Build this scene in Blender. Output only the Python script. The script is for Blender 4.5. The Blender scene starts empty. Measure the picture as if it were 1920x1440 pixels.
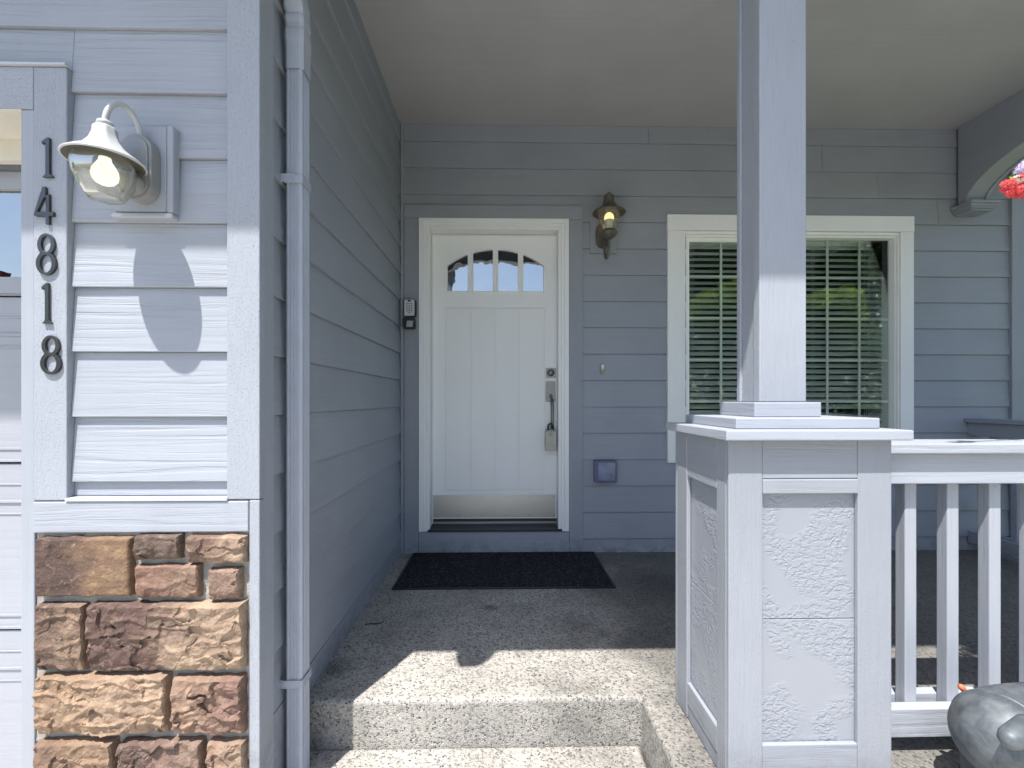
import bpy, bmesh, math, random
from mathutils import Vector, noise
from mathutils.geometry import tessellate_polygon
random.seed(7)
R = math.radians
scene = bpy.context.scene
COL = scene.collection

# ------------------------------------------------------------------ camera
F = 853.333; YAW = 0.0199; CAMZ = 1.107
cam_d = bpy.data.cameras.new("camera"); cam = bpy.data.objects.new("camera", cam_d); COL.objects.link(cam)
cam.location = (0, 0, CAMZ); cam.rotation_euler = (R(90), 0, -YAW)
cam_d.lens = 16.0; cam_d.sensor_width = 36; cam_d.shift_y = 30 / 1920.0
cam_d.clip_start = 0.05; cam_d.clip_end = 1000
scene.camera = cam

# ------------------------------------------------------------------ light
SUN_EL = R(65.5); SUN_AZ = math.atan(0.495)          # travels towards +Y, a little to +X
world = bpy.data.worlds.new("World"); scene.world = world; world.use_nodes = True
wn = world.node_tree; wn.nodes.clear()
sky = wn.nodes.new("ShaderNodeTexSky"); sky.sky_type = 'NISHITA'; sky.sun_disc = False
sky.sun_elevation = SUN_EL; sky.sun_rotation = math.pi + SUN_AZ
sky.air_density = 1.0; sky.dust_density = 1.5; sky.ozone_density = 1.0
bg = wn.nodes.new("ShaderNodeBackground"); bg.inputs[1].default_value = 0.116
wo = wn.nodes.new("ShaderNodeOutputWorld")
wn.links.new(sky.outputs[0], bg.inputs[0]); wn.links.new(bg.outputs[0], wo.inputs[0])
sd = bpy.data.lights.new("sun", 'SUN'); sd.energy = 4.0; sd.angle = R(0.5); sd.color = (1.0, 0.955, 0.89)
sun = bpy.data.objects.new("sun", sd); COL.objects.link(sun); sun.location = (-3, -6, 12)
dv = Vector((math.sin(SUN_AZ) * math.cos(SUN_EL), math.cos(SUN_AZ) * math.cos(SUN_EL), -math.sin(SUN_EL)))
sun.rotation_euler = dv.to_track_quat('-Z', 'Y').to_euler()
scene.view_settings.view_transform = 'Standard'; scene.view_settings.look = 'None'
scene.view_settings.exposure = 1.29; scene.view_settings.gamma = 1.0
scene.render.engine = 'CYCLES'
scene.cycles.max_bounces = 10; scene.cycles.diffuse_bounces = 6; scene.cycles.transparent_max_bounces = 12
scene.cycles.sample_clamp_indirect = 8.0

def ratio(px):
    d = (px - 960) / F
    return (d + math.tan(YAW)) / (1 - d * math.tan(YAW))
def PX(px, Y): return ratio(px) * Y
def PZ(py, Y, X=0.0): return CAMZ + (750 - py) / F * (Y * math.cos(YAW) + X * math.sin(YAW))

# ------------------------------------------------------------------ mesh helpers
def rnd(a, b): return a + (b - a) * random.random()

class MB:
    def __init__(self, color=False):
        self.bm = bmesh.new(); self.uv = self.bm.loops.layers.uv.new("UVMap")
        self.col = self.bm.loops.layers.float_color.new("Col") if color else None
        self.mats = []
    def _uvbox(self, faces, axis, off):
        for f in faces:
            n = f.normal; k = max(range(3), key=lambda i: abs(n[i]))
            if k == axis: a, b = [i for i in range(3) if i != k]
            else: a = axis; b = [i for i in range(3) if i != k and i != axis][0]
            for l in f.loops: l[self.uv].uv = (l.vert.co[a] + off[0], l.vert.co[b] + off[1])
    def hexa(self, pts, axis=None, mi=0, smooth=False):
        vs = [self.bm.verts.new(p) for p in pts]
        fs = [self.bm.faces.new([vs[i] for i in q]) for q in ((0,3,2,1),(4,5,6,7),(0,1,5,4),(1,2,6,5),(2,3,7,6),(3,0,4,7))]
        for f in fs: f.normal_update(); f.material_index = mi
        if axis is None:
            P = [Vector(p) for p in pts]
            ext = [max(p[i] for p in P) - min(p[i] for p in P) for i in range(3)]
            axis = ext.index(max(ext))
        self._uvbox(fs, axis, (rnd(-30, 30), rnd(-30, 30)))
        return fs
    def box(self, x0, x1, y0, y1, z0, z1, axis=None, mi=0):
        return self.hexa([(x0,y0,z0),(x1,y0,z0),(x1,y1,z0),(x0,y1,z0),(x0,y0,z1),(x1,y0,z1),(x1,y1,z1),(x0,y1,z1)], axis, mi)
    def lathe(self, prof, c, n=32, mi=0, facet=None, smooth=True, rot=None):
        """prof list of (r, z); c centre; open profile"""
        rings = []
        for r, z in prof:
            ring = []
            for i in range(n):
                a = 2 * math.pi * (i + .5) / n; rr = r
                if facet and r > 1e-5:
                    k = 2 * math.pi / facet
                    aa = (a % k) - k / 2; rr = r * (math.cos(k / 2) / math.cos(aa)) * 1.04
                v = Vector((rr * math.cos(a), rr * math.sin(a), z))
                if rot: v = rot @ v
                ring.append(self.bm.verts.new(Vector(c) + v))
            rings.append(ring)
        for j in range(len(rings) - 1):
            for i in range(n):
                k = (i + 1) % n
                try:
                    f = self.bm.faces.new((rings[j][i], rings[j][k], rings[j+1][k], rings[j+1][i]))
                    f.smooth = smooth; f.material_index = mi
                    f.loops[0][self.uv].uv = (i / n, j); f.loops[1][self.uv].uv = ((i+1) / n, j)
                    f.loops[2][self.uv].uv = ((i+1) / n, j+1); f.loops[3][self.uv].uv = (i / n, j+1)
                except ValueError: pass
        return rings
    def tube(self, pts, r, n=12, mi=0, cap=True):
        pts = [Vector(p) for p in pts]; rings = []
        rr = r if isinstance(r, (list, tuple)) else [r] * len(pts)
        up = None
        for i, p in enumerate(pts):
            t = (pts[min(i+1, len(pts)-1)] - pts[max(i-1, 0)]).normalized()
            if up is None: up = t.orthogonal().normalized()
            up = (up - t * up.dot(t)).normalized(); s = t.cross(up)
            rings.append([self.bm.verts.new(p + (up * math.cos(2*math.pi*k/n) + s * math.sin(2*math.pi*k/n)) * rr[i]) for k in range(n)])
        for j in range(len(rings) - 1):
            for k in range(n):
                f = self.bm.faces.new((rings[j][k], rings[j][(k+1) % n], rings[j+1][(k+1) % n], rings[j+1][k])); f.smooth = True; f.material_index = mi
        if cap:
            for rg, rev in ((rings[0], True), (rings[-1], False)):
                f = self.bm.faces.new(list(reversed(rg)) if rev else rg); f.material_index = mi
    def prism(self, loops, m, d0, d1, mi=0, front_only=False, axis=None):
        """loops: list of 2D loops (outer, holes); m(u,v,d)->3D"""
        flat = [p for l in loops for p in l]
        tris = tessellate_polygon([[Vector((p[0], p[1], 0)) for p in l] for l in loops])
        off = (rnd(-30, 30), rnd(-30, 30))
        sides = []
        for d in ((d0,) if front_only else (d0, d1)):
            sides.append([self.bm.verts.new(m(p[0], p[1], d)) for p in flat])
        new = []
        for s in sides:
            for t in tris:
                try: f = self.bm.faces.new([s[i] for i in t]); f.material_index = mi; new.append(f)
                except ValueError: pass
        if not front_only:
            b = 0
            for l in loops:
                for i in range(len(l)):
                    j = (i + 1) % len(l)
                    f = self.bm.faces.new((sides[0][b+i], sides[0][b+j], sides[1][b+j], sides[1][b+i])); f.material_index = mi; new.append(f)
                b += len(l)
        for f in new: f.normal_update()
        if axis is None: axis = 2
        self._uvbox(new, axis, off)
        bmesh.ops.recalc_face_normals(self.bm, faces=new)
        return new
    def build(self, name, mat, parent=None, bevel=0, seg=2, smooth_angle=None):
        me = bpy.data.meshes.new(name)
        self.bm.normal_update(); self.bm.to_mesh(me); self.bm.free()
        for mt in (mat if isinstance(mat, (list, tuple)) else [mat]): me.materials.append(mt)
        o = bpy.data.objects.new(name, me); COL.objects.link(o)
        if parent: o.parent = parent
        if bevel:
            b = o.modifiers.new("bevel", 'BEVEL'); b.width = bevel; b.segments = seg; b.limit_method = 'ANGLE'; b.angle_limit = R(35)
            b.harden_normals = False
        return o

def thing(name, label, cat, loc=(0, 0, 0), group=None):
    o = bpy.data.objects.new(name, None); COL.objects.link(o); o.location = loc; o.empty_display_size = 0.1
    return tag(o, label, cat, group)
def tag(o, label=None, cat=None, group=None, kind=None):
    if label: o['label'] = label
    if cat: o['category'] = cat
    if group: o['group'] = group
    if kind: o['kind'] = kind
    return o
def reparent(o, p):
    """parent at an offset base while the mesh is in world coordinates"""
    o.parent = p; o.location = -Vector(p.location); return o
def dup(root, loc, label, group):
    r = root.copy(); COL.objects.link(r); r.location = loc; r['label'] = label; r['group'] = group
    for ch in list(root.children):
        c = ch.copy(); COL.objects.link(c); c.parent = r
        for g in list(ch.children):
            d = g.copy(); COL.objects.link(d); d.parent = c
    return r

# ------------------------------------------------------------------ materials
class NT:
    def __init__(self, name):
        self.m = bpy.data.materials.new(name); self.m.use_nodes = True
        self.t = self.m.node_tree; self.t.nodes.clear()
        self.out = self.t.nodes.new("ShaderNodeOutputMaterial")
    def n(self, typ, **kw):
        nd = self.t.nodes.new(typ)
        for k, v in kw.items():
            if k.startswith("i_"): nd.inputs[k[2:].replace("_", " ")].default_value = v
            else: setattr(nd, k, v)
        return nd
    def l(self, a, b): self.t.links.new(a, b)
    def bsdf(self, **kw):
        b = self.t.nodes.new("ShaderNodeBsdfPrincipled")
        for k, v in kw.items(): b.inputs[k.replace("_", " ")].default_value = v
        self.l(b.outputs[0], self.out.inputs[0]); return b
    def scale(self, vec, s):
        mp = self.n("ShaderNodeVectorMath", operation='MULTIPLY'); self.l(vec, mp.inputs[0]); mp.inputs[1].default_value = s; return mp.outputs[0]
    def noise(self, vec, sc, det=3, rough=.55, dist=0):
        x = self.n("ShaderNodeTexNoise"); x.inputs['Scale'].default_value = sc; x.inputs['Detail'].default_value = det
        x.inputs['Roughness'].default_value = rough; x.inputs['Distortion'].default_value = dist
        if vec: self.l(vec, x.inputs['Vector'])
        return x
    def ramp(self, fac, stops, interp='LINEAR'):
        r = self.n("ShaderNodeValToRGB"); r.color_ramp.interpolation = interp
        e = r.color_ramp.elements
        while len(e) < len(stops): e.new(0.5)
        for el, (p, c) in zip(e, stops):
            el.position = p; el.color = c if len(c) == 4 else (*c, 1)
        self.l(fac, r.inputs[0]); return r.outputs[0]
    def math(self, op, a, b=None, c=None):
        m = self.n("ShaderNodeMath", operation=op)
        for i, v in enumerate((a, b, c)):
            if v is None: continue
            if isinstance(v, (int, float)): m.inputs[i].default_value = v
            else: self.l(v, m.inputs[i])
        return m.outputs[0]
    def mix(self, fac, a, b, mode='MIX'):
        m = self.n("ShaderNodeMix", data_type='RGBA', blend_type=mode)
        for k, v in ((0, fac), (6, a), (7, b)):
            if isinstance(v, (int, float)): m.inputs[k].default_value = v
            elif isinstance(v, tuple): m.inputs[k].default_value = (*v, 1) if len(v) == 3 else v
            else: self.l(v, m.inputs[k])
        return m.outputs[2]
    def bump(self, h, strength, dist, b, prev=None):
        bp = self.n("ShaderNodeBump"); bp.inputs['Strength'].default_value = strength; bp.inputs['Distance'].default_value = dist
        self.l(h, bp.inputs['Height'])
        if prev: self.l(prev, bp.inputs['Normal'])
        if b: self.l(bp.outputs[0], b.inputs['Normal'])
        return bp.outputs[0]

def paint(name, color, lines=60, run=2.5, amp=1.0, speck=0.35, rough=0.5, var=0.06, dots=0.0, warp=0.035, streak=.10):
    t = NT(name); b = t.bsdf(Roughness=rough); b.inputs['Specular IOR Level'].default_value = 0.35
    uv = t.n("ShaderNodeUVMap"); uv.uv_map = "UVMap"
    w = t.noise(t.scale(uv.outputs[0], (1.3, 7, 1)), 1.0, 2)
    wv = t.n("ShaderNodeVectorMath", operation='MULTIPLY_ADD'); t.l(w.outputs['Color'], wv.inputs[0]); wv.inputs[1].default_value = (0, warp, 0); t.l(uv.outputs[0], wv.inputs[2])
    g = t.noise(t.scale(wv.outputs[0], (run, lines, 1)), 1.0, 4, .6)
    gr = t.ramp(g.outputs[0], [(.36, (0, 0, 0)), (.52, (.8, .8, .8)), (.75, (1, 1, 1))])
    amt = t.noise(t.scale(uv.outputs[0], (1.1, 9, 1)), 1.0, 2)            # grain stronger in places
    am = t.ramp(amt.outputs[0], [(.35, (.25, .25, .25)), (.62, (1, 1, 1))])
    gg = t.math('MULTIPLY', gr, am)
    sp = t.noise(t.scale(uv.outputs[0], (150, 230, 1)), 1.0, 3, .6)
    h = t.math('ADD', t.math('MULTIPLY', gg, amp), t.math('MULTIPLY', sp.outputs[0], speck))
    if dots:
        dn = t.noise(t.scale(uv.outputs[0], (150, 200, 1)), 1.0, 2, .6)
        dd = t.ramp(dn.outputs[0], [(.58, (0, 0, 0)), (.66, (1, 1, 1))])
        h = t.math('ADD', h, t.math('MULTIPLY', dd, dots))
    t.bump(h, 1.0, .0011, b)
    big = t.noise(uv.outputs[0], 1.7, 4, .6)
    c = t.mix(t.ramp(big.outputs[0], [(.3, (0, 0, 0)), (.7, (1, 1, 1))]), tuple(x * (1 - var) for x in color), tuple(min(1, x * (1 + var)) for x in color))
    c = t.mix(t.math('MULTIPLY', t.math('SUBTRACT', 1.0, gr), streak), c, tuple(x * .55 for x in color))
    # a few tiny knocks in the paint
    kn = t.n("ShaderNodeTexVoronoi"); kn.inputs['Scale'].default_value = 9; t.l(uv.outputs[0], kn.inputs['Vector'])
    kk = t.ramp(kn.outputs['Distance'], [(.016, (1, 1, 1)), (.024, (0, 0, 0))])
    c = t.mix(t.math('MULTIPLY', kk, .55), c, (.07, .07, .08))
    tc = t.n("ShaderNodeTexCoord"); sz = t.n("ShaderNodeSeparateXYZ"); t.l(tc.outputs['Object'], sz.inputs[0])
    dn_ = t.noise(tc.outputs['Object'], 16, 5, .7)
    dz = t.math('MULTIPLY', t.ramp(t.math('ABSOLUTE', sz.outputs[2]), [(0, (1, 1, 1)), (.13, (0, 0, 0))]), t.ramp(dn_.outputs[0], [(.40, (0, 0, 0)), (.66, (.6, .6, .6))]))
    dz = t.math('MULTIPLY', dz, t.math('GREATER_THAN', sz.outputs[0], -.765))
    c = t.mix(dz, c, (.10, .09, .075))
    fd_ = t.noise(t.scale(tc.outputs['Object'], (1, 1, .35)), 2.3, 5, .65); c = t.mix(t.ramp(fd_.outputs[0], [(.45, (0, 0, 0)), (.75, (.13, .13, .13))]), c, tuple(min(1, x * 1.35 + .03) for x in color))
    t.l(c, b.inputs['Base Color'])
    return t.m

SID = (.297, .320, .366)
M = {}
M['siding'] = paint("painted_siding", SID, lines=62, run=2.0, amp=1.5, speck=.25, warp=.05)
M['siding_smooth'] = paint("painted_siding_fine", SID, lines=75, run=2.0, amp=.55, speck=.25)
M['trim'] = paint("painted_rough_trim", SID, lines=120, run=12, amp=.35, speck=.8, dots=.7, rough=.45)
M['trim_fine'] = paint("painted_fine_trim", SID, lines=130, run=8, amp=.45, speck=.8, dots=.15, rough=.45)
M['trim_rail'] = paint("painted_rail", tuple(x * 1.05 for x in SID), lines=70, run=3, amp=.8, speck=.4, rough=.42)
M['trim_smooth'] = paint("painted_smooth_trim", SID, lines=90, run=3, amp=.18, speck=.22, rough=.42)
PED = tuple(x * .84 for x in SID)
M['ped'] = paint("pedestal_trim", PED, lines=130, run=5, amp=.4, speck=.95, dots=.2, rough=.42)
M['ped_rail'] = paint("pedestal_rail", PED, lines=75, run=3, amp=.8, speck=.5, rough=.42)
M['white'] = paint("white_paint", (.83, .84, .84), lines=120, run=2, amp=.03, speck=.05, rough=.38, var=.012, streak=.015)
M['ceiling'] = paint("painted_ceiling", (.39, .395, .405), lines=45, run=1.2, amp=.5, speck=.3)

def simple(name, color, rough=.5, metal=0, spec=.5, bumpsc=None, bumpd=.0005, var=0):
    t = NT(name); b = t.bsdf(Roughness=rough, Metallic=metal); b.inputs['Specular IOR Level'].default_value = spec
    tc = t.n("ShaderNodeTexCoord")
    if var:
        nz = t.noise(tc.outputs['Object'], 14, 4)
        t.l(t.mix(t.ramp(nz.outputs[0], [(.3, (0, 0, 0)), (.7, (1, 1, 1))]), tuple(x * (1 - var) for x in color), tuple(min(1, x * (1 + var)) for x in color)), b.inputs['Base Color'])
    else: b.inputs['Base Color'].default_value = (*color, 1)
    if bumpsc:
        nb = t.noise(tc.outputs['Object'], bumpsc, 3); t.bump(nb.outputs[0], 1, bumpd, b)
    return t.m

# pillar panels: skip trowel stucco, flat islands between wrinkles
t = NT("stucco_panel"); b = t.bsdf(Roughness=.4)
tc = t.n("ShaderNodeTexCoord")
isl = t.noise(tc.outputs['Object'], 7.0, 1.5, .5, .6); mask = t.ramp(isl.outputs[0], [(.44, (0, 0, 0)), (.53, (1, 1, 1))])
wr = t.noise(t.scale(tc.outputs['Object'], (1, 1, 1.5)), 62, 1.5, .45, .9)
wrr = t.ramp(wr.outputs[0], [(.38, (0, 0, 0)), (.5, (.7, .7, .7)), (.62, (1, 1, 1))])
fine = t.noise(tc.outputs['Object'], 60, 2)
h = t.math('ADD', t.math('MULTIPLY', wrr, mask), t.math('MULTIPLY', fine.outputs[0], .15))
t.bump(h, 1, .0014, b); b.inputs['Base Color'].default_value = (*PED, 1)
M['stucco'] = t.m

# exposed aggregate concrete
def aggregate(name, cement, light, mid, dark, scale=105, stain_and_shade=True):
    t = NT(name); b = t.bsdf(Roughness=.75)
    tc = t.n("ShaderNodeTexCoord"); P = tc.outputs['Object']
    wn_ = t.noise(P, 60, 2)
    pv = t.n("ShaderNodeVectorMath", operation='MULTIPLY_ADD'); t.l(wn_.outputs['Color'], pv.inputs[0]); pv.inputs[1].default_value = (.006, .006, .006); t.l(P, pv.inputs[2])
    v = t.n("ShaderNodeTexVoronoi"); v.inputs['Scale'].default_value = scale; t.l(pv.outputs[0], v.inputs['Vector'])
    ve = t.n("ShaderNodeTexVoronoi", feature='DISTANCE_TO_EDGE'); ve.inputs['Scale'].default_value = scale; t.l(pv.outputs[0], ve.inputs['Vector'])
    sep = t.n("ShaderNodeSeparateColor"); t.l(v.outputs['Color'], sep.inputs[0])
    peb = t.ramp(sep.outputs[0], [(0, dark), (.10, tuple(x * .6 for x in mid)), (.20, mid), (.5, light), (.72, cement), (.86, tuple(x * 1.15 for x in light)), (1, mid)], 'CONSTANT')
    show = t.math('MULTIPLY', t.ramp(ve.outputs['Distance'], [(.04, (0, 0, 0)), (.13, (1, 1, 1))]), t.ramp(sep.outputs[1], [(.18, (0, 0, 0)), (.22, (1, 1, 1))]))
    c = t.mix(show, cement, peb)
    v2 = t.n("ShaderNodeTexVoronoi"); v2.inputs['Scale'].default_value = scale * .42; t.l(pv.outputs[0], v2.inputs['Vector'])
    s2 = t.n("ShaderNodeSeparateColor"); t.l(v2.outputs['Color'], s2.inputs[0])
    big = t.math('MULTIPLY', t.ramp(v2.outputs['Distance'], [(.24, (1, 1, 1)), (.3, (0, 0, 0))]), t.ramp(s2.outputs[0], [(.86, (0, 0, 0)), (.88, (1, 1, 1))]))
    c = t.mix(big, c, t.ramp(s2.outputs[1], [(0, dark), (.4, mid), (.8, (.33, .24, .17))], 'CONSTANT'))
    sn = t.noise(P, 3.1, 5, .6); c = t.mix(t.ramp(sn.outputs[0], [(.34, (.3, .3, .3)), (.6, (0, 0, 0))]), c, tuple(x * .55 for x in mid))
    sn2 = t.noise(P, 450, 2); c = t.mix(t.ramp(sn2.outputs[0], [(.35, (.28, .28, .28)), (.6, (0, 0, 0))]), c, dark)
    g1 = t.noise(P, 7, 5, .7); c = t.mix(t.ramp(g1.outputs[0], [(.52, (0, 0, 0)), (.75, (.38, .38, .38))]), c, (.13, .115, .095))
    if stain_and_shade:
        for (qx, qy, rr, cc, st_) in ((-.07, 2.43, .05, (.09, .045, .025), .8), (-.55, 2.15, .12, (.06, .06, .05), .45), (.95, 2.7, .35, (.03, .03, .03), .6), (-.70, 1.9, .10, (.05, .05, .05), .7), (.35, 2.25, .16, (.09, .085, .08), .4)):  # rust spot, plus dark patches painted in for the shading in corners
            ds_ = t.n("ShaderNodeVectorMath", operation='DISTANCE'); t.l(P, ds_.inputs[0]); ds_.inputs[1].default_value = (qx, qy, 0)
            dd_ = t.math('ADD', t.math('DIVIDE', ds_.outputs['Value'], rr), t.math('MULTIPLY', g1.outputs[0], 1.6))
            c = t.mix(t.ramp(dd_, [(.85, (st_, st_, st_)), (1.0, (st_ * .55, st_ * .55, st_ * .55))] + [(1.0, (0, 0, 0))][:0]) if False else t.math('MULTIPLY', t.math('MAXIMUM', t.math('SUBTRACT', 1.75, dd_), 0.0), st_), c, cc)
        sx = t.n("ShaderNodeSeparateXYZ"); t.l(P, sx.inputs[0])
        shade_noise = t.noise(P, 1.6, 5, .65)
        k = t.math('ADD', t.math('MULTIPLY', sx.outputs[0], .5), t.math('MULTIPLY', shade_noise.outputs[0], 1.3))
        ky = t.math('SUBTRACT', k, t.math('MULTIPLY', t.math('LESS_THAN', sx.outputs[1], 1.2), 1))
        c = t.mix(t.ramp(ky, [(.72, (0, 0, 0)), (1.0, (.6, .6, .6))]), c, (.035, .035, .033))  # porch shade painted into the colour, deepening towards the right
    t.l(c, b.inputs['Base Color'])
    hh = t.math('MULTIPLY', t.ramp(ve.outputs['Distance'], [(.0, (0, 0, 0)), (.3, (1, 1, 1))]), sep.outputs[1])
    hh = t.math('ADD', hh, t.math('MULTIPLY', sn2.outputs[0], .3))
    t.bump(hh, .9, .003, b); return t.m
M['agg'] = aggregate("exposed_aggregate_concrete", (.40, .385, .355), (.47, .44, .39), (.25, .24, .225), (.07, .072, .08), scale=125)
t = NT("driveway_concrete"); b = t.bsdf(Roughness=.85); tc = t.n("ShaderNodeTexCoord")
n1 = t.noise(tc.outputs['Object'], .8, 6, .65); n2 = t.noise(tc.outputs['Object'], 120, 3)
c = t.mix(t.ramp(n1.outputs[0], [(.3, (0, 0, 0)), (.7, (1, 1, 1))]), (.50, .475, .42), (.60, .57, .51))
c = t.mix(t.math('MULTIPLY', n2.outputs[0], .4), c, (.25, .24, .23)); t.l(c, b.inputs['Base Color']); t.bump(n2.outputs[0], .6, .002, b)
M['drive'] = t.m
t = NT("lawn_green"); b = t.bsdf(Roughness=.9); tc = t.n("ShaderNodeTexCoord")
n1 = t.noise(tc.outputs['Object'], .6, 6, .7); n2 = t.noise(tc.outputs['Object'], 60, 3)
c = t.mix(n1.outputs[0], (.07, .11, .03), (.13, .17, .05)); c = t.mix(t.math('MULTIPLY', n2.outputs[0], .5), c, (.03, .05, .015))
t.l(c, b.inputs['Base Color']); t.bump(n2.outputs[0], 1, .02, b); M['lawn'] = t.m
M['asphalt'] = simple("asphalt", (.06, .06, .062), .9, bumpsc=150, bumpd=.003, var=.2)

# stone veneer: vertex colour + procedural mottling
t = NT("stone_veneer"); b = t.bsdf(Roughness=.88); b.inputs['Specular IOR Level'].default_value = .25
at = t.n("ShaderNodeVertexColor"); at.layer_name = "Col"; tc = t.n("ShaderNodeTexCoord")
n1 = t.noise(tc.outputs['Object'], 22, 5, .65, .3); n2 = t.noise(tc.outputs['Object'], 160, 4, .6); n3 = t.noise(tc.outputs['Object'], 55, 5, .7, .5)
c = t.mix(t.ramp(n1.outputs[0], [(.35, (.42, .42, .42)), (.6, (0, 0, 0))]), at.outputs[0], (.16, .095, .075))
c = t.mix(t.ramp(n3.outputs[0], [(.55, (0, 0, 0)), (.72, (.4, .4, .4))]), c, (.55, .40, .28))
c = t.mix(t.math('MULTIPLY', n2.outputs[0], .3), c, (.12, .085, .07))
t.l(c, b.inputs['Base Color'])
bp1 = t.bump(n3.outputs[0], .8, .007, None); t.bump(n2.outputs[0], .9, .0022, b, bp1); M['stone'] = t.m
M['mortar'] = simple("mortar", (.30, .29, .265), .95, bumpsc=220, bumpd=.003, var=.15)

M['glass'] = None
def thin_glass(name, base, refl, tint=(1, 1, 1), rough=0.0, wavy=0.0, haze=None):
    t = NT(name)
    fr = t.n("ShaderNodeFresnel"); fr.inputs[0].default_value = 1.5
    fac = t.math('MINIMUM', t.math('MULTIPLY_ADD', fr.outputs[0], refl, base), 1.0)
    tr = t.n("ShaderNodeBsdfTransparent"); tr.inputs[0].default_value = (*tint, 1)
    gl = t.n("ShaderNodeBsdfGlossy"); gl.inputs['Roughness'].default_value = rough
    if wavy:
        tc = t.n("ShaderNodeTexCoord"); nz = t.noise(tc.outputs['Object'], 9, 1); bp = t.bump(nz.outputs[0], 1, wavy, None); t.l(bp, gl.inputs['Normal'])
    mx = t.n("ShaderNodeMixShader"); t.l(fac, mx.inputs[0]); t.l(tr.outputs[0], mx.inputs[1]); t.l(gl.outputs[0], mx.inputs[2])
    if haze:      # dirt on the glass
        tcx = t.n("ShaderNodeTexCoord"); hz = t.noise(tcx.outputs['Object'], 26, 4, .6, 1.0); df = t.n("ShaderNodeBsdfDiffuse"); df.inputs[0].default_value = (.46, .45, .38, 1)
        m2 = t.n("ShaderNodeMixShader"); t.l(t.ramp(hz.outputs[0], [(.35, (haze * .5,) * 3), (.65, (haze * 1.5,) * 3)]), m2.inputs[0]); t.l(mx.outputs[0], m2.inputs[1]); t.l(df.outputs[0], m2.inputs[2]); mx = m2
    t.l(mx.outputs[0], t.out.inputs[0]); return t.m
M['pane'] = thin_glass("window_glass", .02, 1.15, (.93, .97, .94), wavy=.0001)
M['lite'] = thin_glass("door_glass", .38, 2.0, (.25, .27, .27), wavy=.0012)
M['lamp_glass'] = thin_glass("lamp_glass", .07, .45, (.88, .88, .82), rough=.14, haze=.17)
M['black'] = simple("black_plastic", (.012, .012, .014), .4)
M['rubber'] = simple("threshold_black", (.012, .013, .016), .35)
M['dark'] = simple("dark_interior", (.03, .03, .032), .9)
M['room'] = simple("room_plaster", (.10, .095, .09), .9)
M['nickel'] = simple("satin_nickel", (.24, .24, .24), .40, metal=1, bumpsc=600, bumpd=.0001)
M['digit'] = simple("black_number_metal", (.016, .017, .018), .32, metal=0, spec=.9)
M['lampwhite'] = simple("white_lamp_metal", (.42, .43, .44), .33, var=.06, bumpsc=90, bumpd=.0003)
M['lampgrey'] = simple("grey_lamp_metal", (.26, .265, .265), .35, metal=.2, var=.08)
M['lampdark'] = simple("lamp_inside", (.10, .095, .08), .5)
M['lampbronze'] = simple("aged_grey_lamp_metal", (.13, .125, .105), .42, metal=.35, var=.25, bumpsc=120, bumpd=.0004)
M['vinyl'] = simple("white_window_vinyl", (.86, .87, .84), .4, var=.02)
M['slat'] = simple("blind_slat", (.72, .75, .72), .5, var=.03)
M['alum'] = simple("painted_downspout", tuple(x * 1.0 for x in (.36, .39, .46)), .38, var=.04)
M['garage'] = paint("garage_door_steel", (.31, .325, .37), lines=48, run=2.2, amp=.45, speck=.1, rough=.42)
M['cream'] = simple("cream_jamb", (.60, .57, .50), .55, var=.05)
M['flash'] = simple("painted_flashing", (.42, .45, .50), .4)
t = NT("kick_plate_steel"); b = t.bsdf(Metallic=1.0, Roughness=.33); b.inputs['Base Color'].default_value = (.38, .39, .40, 1)
tc = t.n("ShaderNodeTexCoord"); nz = t.noise(t.scale(tc.outputs['Object'], (4, 4, 300)), 1, 3); ns = t.noise(tc.outputs['Object'], 18, 4)
t.l(t.ramp(ns.outputs[0], [(.3, (.34, .34, .34)), (.7, (.42, .42, .42))]), b.inputs['Roughness']); t.bump(nz.outputs[0], .3, .0003, b); M['kick'] = t.m
t = NT("galvanised_metal"); b = t.bsdf(Metallic=.35, Roughness=.55)
tc = t.n("ShaderNodeTexCoord"); vz = t.noise(tc.outputs['Object'], 30, 4, .65, .4); ns = t.noise(tc.outputs['Object'], 9, 4)
c = t.mix(t.ramp(vz.outputs[0], [(.35, (0, 0, 0)), (.65, (1, 1, 1))]), (.07, .082, .095), (.135, .152, .168)); c = t.mix(t.ramp(ns.outputs[0], [(.5, (0, 0, 0)), (.8, (.4, .4, .4))]), c, (.15, .15, .12))
t.l(c, b.inputs['Base Color']); t.l(t.ramp(vz.outputs[0], [(.2, (.48, .48, .48)), (.8, (.62, .62, .62))]), b.inputs['Roughness']); M['galv'] = t.m
t = NT("door_mat"); b = t.bsdf(Roughness=.95); tc = t.n("ShaderNodeTexCoord")
v = t.noise(t.scale(tc.outputs['Object'], (1, 1.6, 1)), 60, 3, .75, 1.0); b.inputs['Specular IOR Level'].default_value = .15
t.l(t.ramp(v.outputs[0], [(.4, (.008, .009, .012)), (.56, (.026, .028, .034)), (.66, (.11, .112, .12))]), b.inputs['Base Color']); t.bump(v.outputs[0], 1, .006, b); M['mat'] = t.m
t = NT("blue_plastic_cover"); b = t.bsdf(Roughness=.2); b.inputs['Base Color'].default_value = (.10, .11, .24, 1); b.inputs['Alpha'].default_value = .72; M['bluecover'] = t.m
def emit(name, c, s):
    t = NT(name); e = t.n("ShaderNodeEmission"); e.inputs[0].default_value = (*c, 1); e.inputs[1].default_value = s; t.l(e.outputs[0], t.out.inputs[0]); return t.m
M['bulb_cool'] = emit("lit_bulb_white", (1.0, 1.0, .88), .62)
M['bulb_warm'] = emit("lit_bulb_warm", (1.0, .74, .36), .80)
M['bulb_base'] = simple("bulb_base", (.82, .80, .70), .5)
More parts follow.
